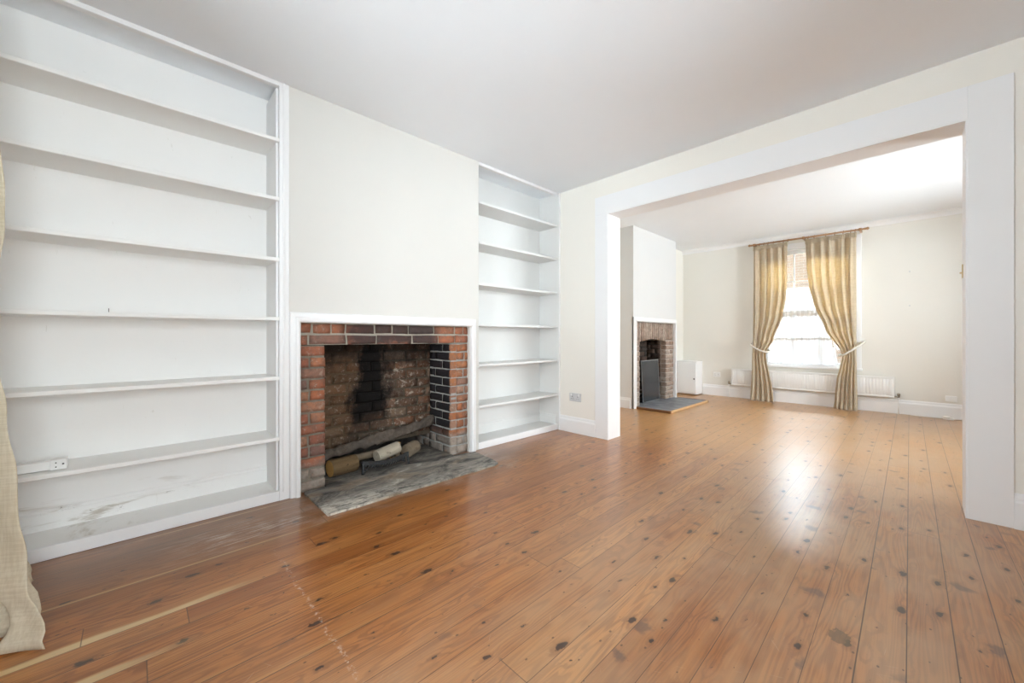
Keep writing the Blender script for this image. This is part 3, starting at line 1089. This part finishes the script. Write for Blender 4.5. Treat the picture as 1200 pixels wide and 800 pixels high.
frame_moulding(5.0, 5.052, 6.318, 6.392, 1.220, 1.286, FX, .034, M['white'], ff, -.018)
b = MB()
b.box(-3.08, -2.262, 5.062, 6.345, 0, .026, .003)
b.build('slate_hearth', M['slate'], ff)
h1 = MB().box(-2.74, -2.235, 5.032, 5.060, 0, .032, .005).build('near_edging', M['wood_dark'], ff)
h1['label'] = 'dark brown wooden edging strip'
h2 = MB().box(-2.260, -2.235, 5.062, 6.345, 0, .031, .005).build('front_edging', M['wood_pale'], ff)
h2['label'] = 'pale wooden edging strip'
MB().box(-2.71, -2.235, 6.347, 6.37, 0, .028, .004).build('far_edging', M['wood_dark'], ff)

gs = tag(empty('fire_screen', (-2.80, 5.64, .026)), 'dark smoky glass fire screen standing in the far fireplace', 'fire screen')
tilt = .05
b = MB(); b.box(-.003, .003, 5.375 - 5.64, 5.905 - 5.64, .012, .618)
pn = b.build('glass_panel', M['guard'])
b = MB()
y_a, y_b = 5.370 - 5.64, 5.910 - 5.64
b.box(-.006, .006, y_a, y_a + .010, 0, .625); b.box(-.006, .006, y_b - .010, y_b, 0, .625)
b.box(-.006, .006, y_a + .010, y_b - .010, .613, .625); b.box(-.006, .006, y_a + .010, y_b - .010, 0, .012)
fm = b.build('metal_frame', metal('pewter', (.45, .47, .50), .35, .9))
fts = []
for yy in (y_a + .06, y_b - .06):
    fts.append(MB().tube([(0, yy, .02), (-.055, yy, .006), (-.075, yy, .006)], .006, 8).build('foot', M['iron']))
for o in [pn, fm] + fts:
    o.parent = gs
gs.rotation_euler = (0, -tilt, 0)
gs.location.z = .030

fg = tag(empty('fire_grate', (-2.95, 5.6, .026)), 'iron fire basket with pale bars behind the smoky glass screen', 'grate')
for k in range(3):
    MB().tube([(-2.90, 5.26, .10 + k * .055), (-2.885, 5.58, .095 + k * .055), (-2.90, 5.90, .10 + k * .055)], .009, 8).build('bar', metal('ash_grey_iron', (.34, .32, .30), .7, .2) if k == 0 else bpy.data.materials['ash_grey_iron'], fg)
for yy in (5.27, 5.89):
    MB().tube([(-2.90, yy, .026), (-2.90, yy, .24)], .010, 8).build('leg', M['iron'], fg)
for k in range(7):
    MB().tube([(-2.90, 5.3 + k * .095, .09), (-3.05, 5.3 + k * .095, .09)], .007, 6).build('base_bar', M['iron'], fg)

# ------------------------------------------------------------------ low cupboard in the far corner
cb = tag(empty('low_cupboard', (-2.80, 7.0, 0)), 'low white boxed-in cupboard in the far corner beside the chimney breast', 'cupboard')
CY, CX, CZ = 6.93, -2.632, .585
MB().box(XL2 + .001, CX, CY, YZ - .001, .012, CZ - .016, .003).build('body', M['white'], cb)
MB().box(XL2 + .001, CX + .004, CY - .006, YZ - .001, CZ - .016, CZ, .003).build('top', M['white'], cb)
dr = MB().box(XL2 + .02, CX - .004, CY - .018, CY - .001, .03, CZ - .03, .003).build('door', M['white'], cb)
MB().lathe([(0, .006), (.010, .006), (.014, .012), (.022, .014), (.028, .008), (.030, .0)], (CX - .024, CY - .018, .285), (0, -1, 0), 14).build('knob', metal('dark_knob', (.16, .14, .12), .4, .8), dr)

# ------------------------------------------------------------------ sockets and small fittings
def double_socket(cx, cz, y, label, group, mat, w=.146, h=.086):
    t = tag(empty('double_socket', (cx, y, cz)), label, 'socket', group)
    MB().box(cx - w / 2, cx + w / 2, y - .010, y, cz - h / 2, cz + h / 2, .003).build('plate', M[mat], t)
    for s in (-1, 1):
        b = MB()
        ux = cx + s * w * .24
        b.box(ux - .003, ux + .003, y - .0112, y - .0098, cz + .001, cz + .011)
        b.box(ux - .014, ux - .008, y - .0112, y - .0098, cz - .020, cz - .014)
        b.box(ux + .008, ux + .014, y - .0112, y - .0098, cz - .020, cz - .014)
        b.build('pin_holes', M['hole'], t)
        MB().box(ux - .006 + s * .014, ux + .006 + s * .014, y - .014, y - .009, cz + .012, cz + .034, .002).build('rocker_switch', M['plastic'], t)
    return t
double_socket(-2.485, .372, YP, 'brushed double socket low on the dividing wall beside the alcove shelves', 'double sockets', 'steel')
double_socket(-2.392, .362, YZ, 'small double socket on the far wall between cupboard and radiator', 'double sockets', 'plastic', .11, .082)

so = tag(empty('round_pin_socket', (-2.75, -.256, .39)), 'white three-hole socket box standing on the lowest left alcove shelf', 'socket')
MB().box(-2.80, -2.746, -.280, -.228, .3905, .437, .003).build('box', M['plastic'], so)
b = MB()
for yy, zz, r in ((-.240, .415, .0038), (-.262, .423, .0028), (-.262, .404, .0028)):
    b.lathe([(0, r), (.0012, r)], (-2.7465, yy, zz), (1, 0, 0), 10)
b.build('pin_holes', M['hole'], so)
MB().box(-2.815, -2.765, -.58, -.2805, .3905, .430, .002).build('trunking', M['shelf'], so)

bx = tag(empty('blank_box', (.287, YZ, .245)), 'small white blank outlet box above the far skirting near the right jamb', 'outlet box')
MB().box(.241, .333, YZ - .028, YZ, .214, .279, .004).build('back_box', M['plastic'], bx)
MB().box(.239, .335, YZ - .034, YZ - .0282, .212, .281, .003).build('cover', M['plastic'], bx)

kp = tag(empty('latch_keep', (OX1 - .008, 3.476, 1.38)), 'small brass latch plate on the right reveal of the wide opening', 'latch plate')
MB().box(OX1 - .0125, OX1 - .0082, 3.462, 3.490, 1.345, 1.424, .001).build('plate', M['brass'], kp)
MB().lathe([(0, .005), (.006, .005), (.009, .003)], (OX1 - .0125, 3.476, 1.376), (-1, 0, 0), 10).build('catch', M['brass'], kp)

for z, lab in ((1.849, 'upper small metal hook on the far wall right of the window'), (1.408, 'lower small metal hook on the far wall right of the window')):
    hk = tag(empty('wall_hook', (-.069, YZ, z)), lab, 'hook', 'small hooks on the far wall')
    MB().lathe([(0, .009), (.003, .009), (.004, .004)], (-.069, YZ, z), (0, -1, 0), 10).build('rose', M['steel'], hk)
    MB().tube([(-.069, YZ - .003, z), (-.069, YZ - .014, z - .002), (-.069, YZ - .018, z + .010)], .0025, 6).build('pin', M['steel'], hk)

nl = MB().tube([(-2.955, -.10, 1.1235), (-2.952, -.10, 1.152)], [.0011, .0014], 6).build('nail', M['iron'])
tag(nl, 'small dark nail standing at the back of the fourth left alcove shelf', 'nail')

cpts = []
for i in range(41):
    t = i / 40
    x = -.06 + 1.0 * t
    cpts.append((x, YZ - .050 - .018 * math.sin(t * 9) - .010 * math.sin(t * 23), .006))
cb_ = tag(MB().tube(cpts, .0055, 8).build('cable', M['cable']), 'white cable trailing along the floor below the far skirting', 'cable')
ad = tag(empty('plug_adaptor', (.26, 7.06, 0)), 'small white plug lying on the floor by the trailing cable', 'plug')
MB().box(.215, .275, 7.055, 7.105, .001, .040, .008).build('body', M['plastic'], ad)
MB().box(.277, .305, 7.06, 7.098, .001, .030, .006).build('cable_grip', M['plastic'], ad)

# ------------------------------------------------------------------ radiator
RX0, RX1, RZ0, RZ1, RY = -2.145, -.207, .205, .480, 7.150
rd = tag(empty('radiator', ((RX0 + RX1) / 2, RY, RZ0)), 'long low white ribbed radiator under the far window', 'radiator')
b = MB()
prof = []
nr = 58
for i in range(nr * 6 + 1):
    t = i / (nr * 6)
    ph = (t * nr) % 1
    d = .007 * max(0, min(1, 2.2 * math.sin(PI * ph)))
    prof.append((RX0 + .018 + (RX1 - RX0 - .036) * t, RY - .032 - d))
zs = [RZ0 + .028, RZ0 + .040, RZ1 - .040, RZ1 - .028]
g = [[b.bm.verts.new((x, (RY - .033) if k in (0, 3) else y, z)) for k, z in enumerate(zs)] for x, y in prof]
for i in range(len(prof) - 1):
    for k in range(3):
        b.bm.faces.new((g[i][k], g[i + 1][k], g[i + 1][k + 1], g[i][k + 1])).smooth = True
b.box(RX0, RX1, RY - .031, RY + .02, RZ0 + .004, RZ1 - .012, .004)
b.box(RX0 + .008, RX1 - .008, RY - .040, RY - .0315, RZ0 + .006, RZ0 + .028, .005)
b.box(RX0 + .008, RX1 - .008, RY - .040, RY - .0315, RZ1 - .028, RZ1 - .010, .005)
b.build('panel', M['radiator'], rd, fixn=True)
MB().box(RX0 - .003, RX1 + .003, RY - .041, RY + .022, RZ1 - .010, RZ1, .003).build('top_grille', M['radiator'], rd)
for s, x in ((-1, RX0), (1, RX1)):
    v = MB()
    v.lathe([(0, .009), (.02, .009), (.022, .013), (.034, .013), (.036, .008), (.05, .008)], (x, RY - .01, RZ0 + .022), (s, 0, 0), 12)
    v.lathe([(0, .010), (.022, .010), (.024, .016), (.050, .017), (.054, .010), (.058, 0)], (x + s * .038, RY - .01, RZ0 + .012), (0, 0, 1), 12)
    o = v.build('valve', M['valve'], rd)
    MB().tube([(x + s * .038, RY - .01, .001), (x + s * .038, RY - .01, RZ0 + .014)], .007, 8).build('pipe', M['radiator'], o)
for x in (RX0 + .3, RX1 - .3):
    MB().box(x - .015, x + .015, RY + .02, YZ - .001, RZ0 + .06, RZ1 - .06).build('bracket', M['radiator'], rd)

# ------------------------------------------------------------------ sash windows
def sash(name, par, x0, x1, z0, z1, y, cols, rows):
    b = MB()
    st, rl, gb, d = .045, .045, .018, .038
    b.box(x0, x0 + st, y, y + d, z0, z1, .003); b.box(x1 - st, x1, y, y + d, z0, z1, .003)
    b.box(x0 + st, x1 - st, y, y + d, z0, z0 + rl, .003); b.box(x0 + st, x1 - st, y, y + d, z1 - rl, z1, .003)
    for i in range(1, cols):
        x = x0 + st + (x1 - x0 - 2 * st) * i / cols
        b.box(x - gb / 2, x + gb / 2, y + .004, y + d - .004, z0 + rl, z1 - rl)
    for i in range(1, rows):
        z = z0 + rl + (z1 - z0 - 2 * rl) * i / rows
        b.box(x0 + st, x1 - st, y + .005, y + d - .005, z - gb / 2, z + gb / 2)
    o = b.build(name, M['white'], par)
    MB().box(x0 + st - .004, x1 - st + .004, y + d * .5 - .0015, y + d * .5 + .0015, z0 + rl - .004, z1 - rl + .004).build('glass', M['glass'], o)
    return o


def sash_window(name, x0, x1, z0, z1, wall, s, sill_ext):
    """s=+1: outdoors is towards +y. wall = indoor wall plane."""
    b = MB()
    cw = .062

    def bx(xa, xb, da, db, za, zb, bev=.003):
        ya, yb = wall + s * da, wall + s * db
        b.box(xa, xb, min(ya, yb), max(ya, yb), za, zb, bev)
    bx(x0 - cw, x0 + .004, -.018, 0, z0, z1 + cw); bx(x1 - .004, x1 + cw, -.018, 0, z0, z1 + cw)
    bx(x0 + .004, x1 - .004, -.018, 0, z1 - .004, z1 + cw)
    bx(x0, x0 + .030, .001, .16, z0, z1); bx(x1 - .030, x1, .001, .16, z0, z1); bx(x0 + .03, x1 - .03, .001, .16, z1 - .03, z1)
    bx(x0 - cw - sill_ext, x1 + cw + sill_ext, -.045, 0, z0 - .032, z0, .006)
    bx(x0 + .03, x1 - .03, 0, .16, z0 - .0005, z0 + .012)
    fr = struct(b.build(name, M['white']))
    zm = (z0 + z1) / 2 - .06
    dl, du = .055, .100
    yl = wall + s * dl if s > 0 else wall - dl - .038
    yu = wall + s * du if s > 0 else wall - du - .038
    sash('lower_sash', fr, x0 + .031, x1 - .031, z0 + .0125, zm + .022, yl, 3, 2)
    sash('upper_sash', fr, x0 + .031, x1 - .031, zm - .022, z1 - .031, yu, 3, 2)
    return fr
w1 = sash_window('window_1', WX0, WX1, WZ0, WZ1, YZ, 1, .01)
w1['label'] = 'white sash window in the far wall between the beige curtains'; w1['category'] = 'window'
for i, (x0, x1) in enumerate(FW):
    sash_window('window_%d' % (i + 2), x0, x1, .55, 2.36, YN, -1, .01)

for i, (p0, p1) in enumerate(RW):  # unseen windows added in the right wall to let in fill light
    hw = (p1 - p0) / 2
    fr = sash_window('window_%d' % (i + 3), -hw, hw, .55, 2.36, 0.0, 1, .01)
    fr.location = (XR, (p0 + p1) / 2, 0)
    fr.rotation_euler = (0, 0, -PI / 2)

# net curtain inside the far window
b = MB()


def net(u, v):
    z = .600 + (1.742 - .600) * v
    xr_ = -.905 + .085 * (1 - v) ** 1.5
    x = (WX0 + .036) + (xr_ - WX0 - .036) * u
    y = YZ + .030 + .009 * math.sin(u * 62 + 1.1 * math.sin(v * 3)) * (.5 + .5 * (1 - v)) + .004 * math.sin(u * 23 + 2)
    return (x, y, z)
b.quadgrid(net, 150, 14)
b.bm.normal_update()
nc = tag(empty('net_curtain', (-1.2, YZ + .03, .6)), 'white net half-curtain across the lower panes of the far window', 'net curtain')
b.build('net', M['net'], nc)
MB().tube([(WX0 + .032, YZ + .030, 1.748), (WX1 - .032, YZ + .030, 1.748)], .006, 8).build('rod', M['white'], nc)
b = MB()
b.quadgrid(lambda u, v: (-.865 + .05 * u + .03 * (1 - v), YZ + .034 + .012 * math.sin(u * 9), .600 + .25 * v), 16, 4)
b.build('loose_fold', M['net'], nc)

# ------------------------------------------------------------------ curtain pole
PY, PZ = 7.035, 2.452
pole = tag(empty('curtain_pole', (-1.157, PY, PZ)), 'slim brown wooden curtain pole with rings above the far window', 'curtain pole')
MB().tube([(-1.825, PY, PZ), (-.49, PY, PZ)], .0125, 14).build('rod', M['wood_pole'], pole)
for s, x in ((-1, -1.825), (1, -.49)):
    MB().lathe([(0, .013), (.004, .017), (.010, .017), (.014, .010), (.020, .018), (.032, .020), (.042, .012), (.048, .002)], (x, PY, PZ), (s, 0, 0), 14).build('finial', M['wood_pole'], pole)
for x in (-1.79, -1.157, -.535):
    b = MB()
    b.box(x - .012, x + .012, PY + .012, YZ - .0005, PZ - .016, PZ + .006, .003)
    b.lathe([(-.014, .020), (.014, .020)], (x, PY, PZ), (1, 0, 0), 16)
    b.build('bracket', M['wood_pole'], pole)
ring_x = [-1.775, -1.715, -1.655, -1.60, -1.53, -1.40, -1.345, -1.10, -1.03, -.90, -.80, -.71, -.63, -.585]
for x in ring_x:
    pts = [(x + .004 * math.sin(a), PY + .021 * math.cos(a), PZ - .006 + .021 * math.sin(a)) for a in [2 * PI * k / 18 for k in range(19)]]
    MB().tube(pts, .0038, 6, False).build('ring', M['wood_pole'], pole)

# ------------------------------------------------------------------ tied-back curtains
def curtain(name, outer, inner, tie_z, label, group, nf, seed, ydepth, ztop, zbot, mat='linen', amp=.052, taper=None, puddle=.03, heading=True):
    """outer/inner: [(z, x)] edge lines. Folds pinch at the tie and open to the hem."""
    rnd = random.Random(seed)
    ph = [rnd.uniform(0, 6.28) for _ in range(6)]

    def fn(u, v):
        z = zbot + (ztop - zbot) * v
        xo, xi = lerp_table(outer, z), lerp_table(inner, z)
        uu = u + .010 * math.sin(5 * PI * u + ph[2]) + .012 * math.sin(z * 2.4 + ph[3]) * math.sin(PI * u)
        x = xo + (xi - xo) * uu
        k = abs(xi - xo) / .46
        a = amp * (.45 + .55 * min(1, k))
        if z > ztop - .10:
            a *= .45 + .55 * (ztop - z) / .10
        d = math.sin(2 * PI * nf * u + ph[0] + .5 * math.sin(z * 1.7 + ph[1]))
        d = math.copysign(abs(d) ** .9, d)
        d2 = .30 * math.sin(2 * PI * nf * 2.3 * u + ph[4] + z * 1.2)
        y = ydepth + a * (d + d2)
        # below the swag the cloth rests close behind the tie
        y += -.018 * math.exp(-((z - tie_z) / .10) ** 2)
        # creases radiating above the tie
        if tie_z < z < tie_z + .55:
            y += .008 * math.sin(z * 26 + u * 9 + ph[5]) * (1 - (z - tie_z) / .55)
        if z < .12:
            q = 1 - z / .12
            y += -puddle * q * q + .010 * q * math.sin(u * 41 + ph[5])
            x += .008 * q * math.sin(u * 31)
        return (x, y, z)
    root = tag(empty(name, ((outer[0][1] + inner[0][1]) / 2, ydepth, 0)), label, 'curtain', group)
    b = MB()
    b.quadgrid(fn, 150, 90)
    b.bm.normal_update()
    body = b.build('drape', M[mat], root, fixn=False)
    m = body.modifiers.new('thickness', 'SOLIDIFY'); m.thickness = .0015; m.offset = 0
    if heading:
        def fh(u, v):
            z = ztop - .045 + .075 * v
            xo, xi = lerp_table(outer, ztop), lerp_table(inner, ztop)
            dip = -.012 * abs(math.sin(PI * u * 5 + .4))
            return (xo + (xi - xo) * u, ydepth - .004 + .40 * amp * math.sin(2 * PI * nf * u + ph[0]) + .009 * math.sin(u * 190), z + dip * v)
        b = MB(); b.quadgrid(fh, 190, 3); b.bm.normal_update()
        h = b.build('gathered_heading', M[mat], root, fixn=False)
        m = h.modifiers.new('thickness', 'SOLIDIFY'); m.thickness = .002; m.offset = 0
    return root
L_out = [(0.0, -1.848), (.45, -1.824), (.95, -1.806), (2.44, -1.800)]
L_in = [(0.0, -1.515), (.25, -1.542), (.43, -1.575), (.62, -1.612), (.712, -1.622), (.788, -1.609), (.961, -1.525), (1.336, -1.399), (1.60, -1.360), (1.85, -1.347), (2.44, -1.347)]
R_out = [(0.0, -.560), (.77, -.572), (2.44, -.572)]
R_in = [(0.0, -.812), (.2, -.800), (.415, -.782), (.6, -.745), (.743, -.715), (.798, -.735), (1.103, -.903), (1.494, -1.043), (1.75, -1.098), (2.003, -1.124), (2.44, -1.137)]
curtain('curtain', L_out, L_in, .76, 'beige linen curtain tied back at the left side of the far window', 'beige curtains at the far window', 4.6, 3, 7.030, 2.405, .006, amp=.021, puddle=.02)
curtain('curtain', R_out, R_in, .75, 'beige linen curtain tied back at the right side of the far window', 'beige curtains at the far window', 5.2, 8, 7.030, 2.40, .006, amp=.021, puddle=.02)


def tieback(pts, label):
    t = tag(empty('curtain_tieback', pts[0]), label, 'tieback', 'curtain tiebacks')
    b = MB()
    P = [Vector(p) for p in pts]
    sm = []
    for i in range(len(P) - 1):
        p0, p1, p2, p3 = P[max(i - 1, 0)], P[i], P[i + 1], P[min(i + 2, len(P) - 1)]
        for k in range(8):
            s = k / 8
            sm.append(.5 * ((2 * p1) + (-p0 + p2) * s + (2 * p0 - 5 * p1 + 4 * p2 - p3) * s * s + (-p0 + 3 * p1 - 3 * p2 + p3) * s ** 3))
    sm.append(P[-1])
    b.tube(sm, .013, 8)
    for v in b.bm.verts:                 # flatten the cord into a band
        pass
    b.build('cord', M['tie'], t)
    e = P[-1]
    MB().lathe([(0, .012), (.006, .012), (.010, .005), (.03, .005)], (P[0].x, YZ, P[0].z), (0, -1, 0), 10).build('wall_hook', M['brass'], t)
    return t
tieback([(-1.835, YZ - .02, .905), (-1.838, 7.08, .892), (-1.800, 6.97, .862), (-1.70, 6.950, .800), (-1.632, 6.955, .775), (-1.592, 7.00, .775), (-1.590, 7.085, .79), (-1.66, 7.165, .82), (-1.80, YZ - .02, .892)],
        'pale cord tieback round the left beige curtain of the far window')
tieback([(-.50, YZ - .02, .945), (-.505, 7.08, .930), (-.56, 6.975, .868), (-.65, 6.950, .795), (-.712, 6.955, .752), (-.752, 7.00, .745), (-.752, 7.085, .755), (-.68, 7.165, .80), (-.53, YZ - .02, .93)],
        'pale cord tieback round the right beige curtain of the far window')

# near curtain at the edge of the window wall
def near_curtain():
    root = tag(empty('curtain', (-2.35, -.42, 0)), 'cream patterned full-length curtain at the left beside the alcove shelves', 'curtain')
    def fn(u, v):
        z = .006 + 2.42 * v
        w = lerp_table([(0, .66), (.1, .60), (.5, .54), (.9, .46), (1.15, .42), (1.5, .50), (2.4, .60)], z)
        xr_ = lerp_table([(0, -1.93), (.06, -1.96), (.14, -2.03), (.25, -2.06), (.6, -2.08), (1.1, -2.10), (1.6, -2.04), (2.42, -2.02)], z)
        x = xr_ - w * (1 - u)
        yc = lerp_table([(0, -.236), (.03, -.243), (.06, -.229), (.1, -.238), (.15, -.264), (.25, -.282), (.4, -.295), (.55, -.312), (.75, -.332), (.9, -.354), (1.05, -.361), (1.2, -.352), (1.35, -.333), (1.5, -.327), (1.65, -.334), (1.9, -.345), (2.42, -.36)], z)
        yc -= .22 * (1 - u) * (.55 + .45 * u)
        a = lerp_table([(0, .048), (.10, .036), (.4, .034), (1.1, .028), (1.8, .036), (2.42, .028)], z)
        y = yc + a * math.sin(2 * PI * 4.3 * u + 5.0 + .35 * math.sin(z * 2)) + .2 * a * math.sin(u * 61 + z * 3)
        y += .007 * math.sin(z * 23 + u * 14) * (1 - min(1, z / 1.4))
        if z < .16:
            q = 1 - z / .16
            y += .006 * q * math.sin(u * 26 + 1)
            x += .01 * q * math.sin(u * 19)
        return (x, max(y, YN + .03), z)
    b = MB(); b.quadgrid(fn, 170, 110); b.bm.normal_update()
    o = b.build('drape', M['linen_near'], root, fixn=False)
    m = o.modifiers.new('thickness', 'SOLIDIFY'); m.thickness = .002; m.offset = 0
    return root
near_curtain()
np_ = tag(empty('curtain_pole', (-1.4, YN + .17, 2.45)), 'brown wooden curtain pole above the near window', 'curtain pole')
MB().tube([(-2.7, YN + .17, 2.45), (-.6, YN + .17, 2.45)], .0125, 12).build('rod', M['wood_pole'], np_)
for x in (-2.66, -.64):
    MB().box(x - .012, x + .012, YN + .001, YN + .185, 2.436, 2.46, .003).build('bracket', M['wood_pole'], np_)

# ------------------------------------------------------------------ outdoors
struct(MB().box(-14, 12, 14.0, 14.4, -1.2, 5.2).build('wall_opposite', M['street_brick']))
struct(MB().box(XR + .3, 60, YN - .2, YZ + .2, -1.3, -1.2).build('ground_side', M['paving']))
struct(MB().box(-40, 60, YZ + .24, 60, -1.3, -1.2).build('ground_rear', M['paving']))
struct(MB().box(-40, 40, -60, YN - .26, -1.3, -1.2).build('ground_front', M['paving']))

# ------------------------------------------------------------------ light
SKY_NORTH, SKY_SOUTH = 2.0, 85.0
RAD_FRONT, RAD_NEAR, RAD_FAR = 4.4, 10.0, 7.4
w = bpy.data.worlds.new('daylight'); scene.world = w
w.use_nodes = True
nt = w.node_tree; nt.nodes.clear()
o_ = nt.nodes.new('ShaderNodeOutputWorld'); bg = nt.nodes.new('ShaderNodeBackground')
tc = nt.nodes.new('ShaderNodeTexCoord'); sp = nt.nodes.new('ShaderNodeSeparateXYZ'); cr = nt.nodes.new('ShaderNodeValToRGB')
nt.links.new(tc.outputs['Generated'], sp.inputs[0]); nt.links.new(sp.outputs[2], cr.inputs[0])
cr.color_ramp.elements[0].position = 0.0; cr.color_ramp.elements[0].color = (.88, .95, 1.0, 1)
cr.color_ramp.elements[1].position = .8; cr.color_ramp.elements[1].color = (.74, .87, 1.0, 1)
# the sky is brighter on the sunny side, beyond the far window
mr = nt.nodes.new('ShaderNodeMapRange')
nt.links.new(sp.outputs[1], mr.inputs[0])
mr.inputs[1].default_value = .60; mr.inputs[2].default_value = .92
mr.inputs[3].default_value = SKY_NORTH; mr.inputs[4].default_value = SKY_SOUTH
nt.links.new(mr.outputs[0], bg.inputs[1])
nt.links.new(cr.outputs[0], bg.inputs[0])
nt.links.new(bg.outputs[0], o_.inputs[0])


def portal(name, x0, x1, z0, z1, y):
    L = bpy.data.lights.new(name, 'AREA')
    L.shape = 'RECTANGLE'; L.size = x1 - x0; L.size_y = z1 - z0
    L.cycles.is_portal = True
    o = bpy.data.objects.new(name, L); COL.objects.link(o)
    o.location = ((x0 + x1) / 2, y, (z0 + z1) / 2)
    o.rotation_euler = (-PI / 2, 0, 0)      # local -Z looks into the room
    return o


def daylight(name, loc, rot, w_, h_, radiance, col=(.90, .955, 1.0)):
    """daylight arriving at a window: an area lamp filling the opening outside the glass."""
    L = bpy.data.lights.new(name, 'AREA')
    L.shape = 'RECTANGLE'; L.size = w_; L.size_y = h_
    L.energy = radiance * PI * w_ * h_
    L.color = col
    o = bpy.data.objects.new(name, L); COL.objects.link(o)
    o.location = loc; o.rotation_euler = rot
    return o
portal('far_window_sky', WX0, WX1, WZ0, WZ1, YZ + .24)
for x0, x1 in FW:
    daylight('front_window_daylight', ((x0 + x1) / 2, YN - .20, 1.455), (PI / 2, 0, 0), x1 - x0 - .06, 1.78, RAD_FRONT)
for (p0, p1), rad in zip(RW, (RAD_NEAR, RAD_FAR)):  # fill lamps outside the added side windows
    daylight('side_window_fill', (XR + .20, (p0 + p1) / 2, 1.455), (PI / 2, 0, PI / 2), p1 - p0 - .06, 1.78, rad)

# ------------------------------------------------------------------ camera
cam = bpy.data.cameras.new('camera')
cam.sensor_width = 36; cam.lens = 458 / 1200 * 36
cam.shift_y = -5 / 1200
cam.clip_start = .02
co = bpy.data.objects.new('camera', cam); COL.objects.link(co)
co.location = (0, 0, 1.0)
co.rotation_euler = (PI / 2, 0, math.atan2(475, 458))
scene.camera = co

vs = scene.view_settings
vs.view_transform = 'Standard'; vs.look = 'None'; vs.gamma = 1; vs.use_curve_mapping = False
vs.exposure = 1.22
cy = scene.cycles
cy.max_bounces = 14; cy.diffuse_bounces = 10; cy.glossy_bounces = 6; cy.transparent_max_bounces = 12; cy.transmission_bounces = 8
cy.use_denoising = True
cy.use_adaptive_sampling = False
cy.caustics_reflective = False
cy.caustics_refractive = False
cy.blur_glossy = 2.0
cy.sample_clamp_indirect = 20
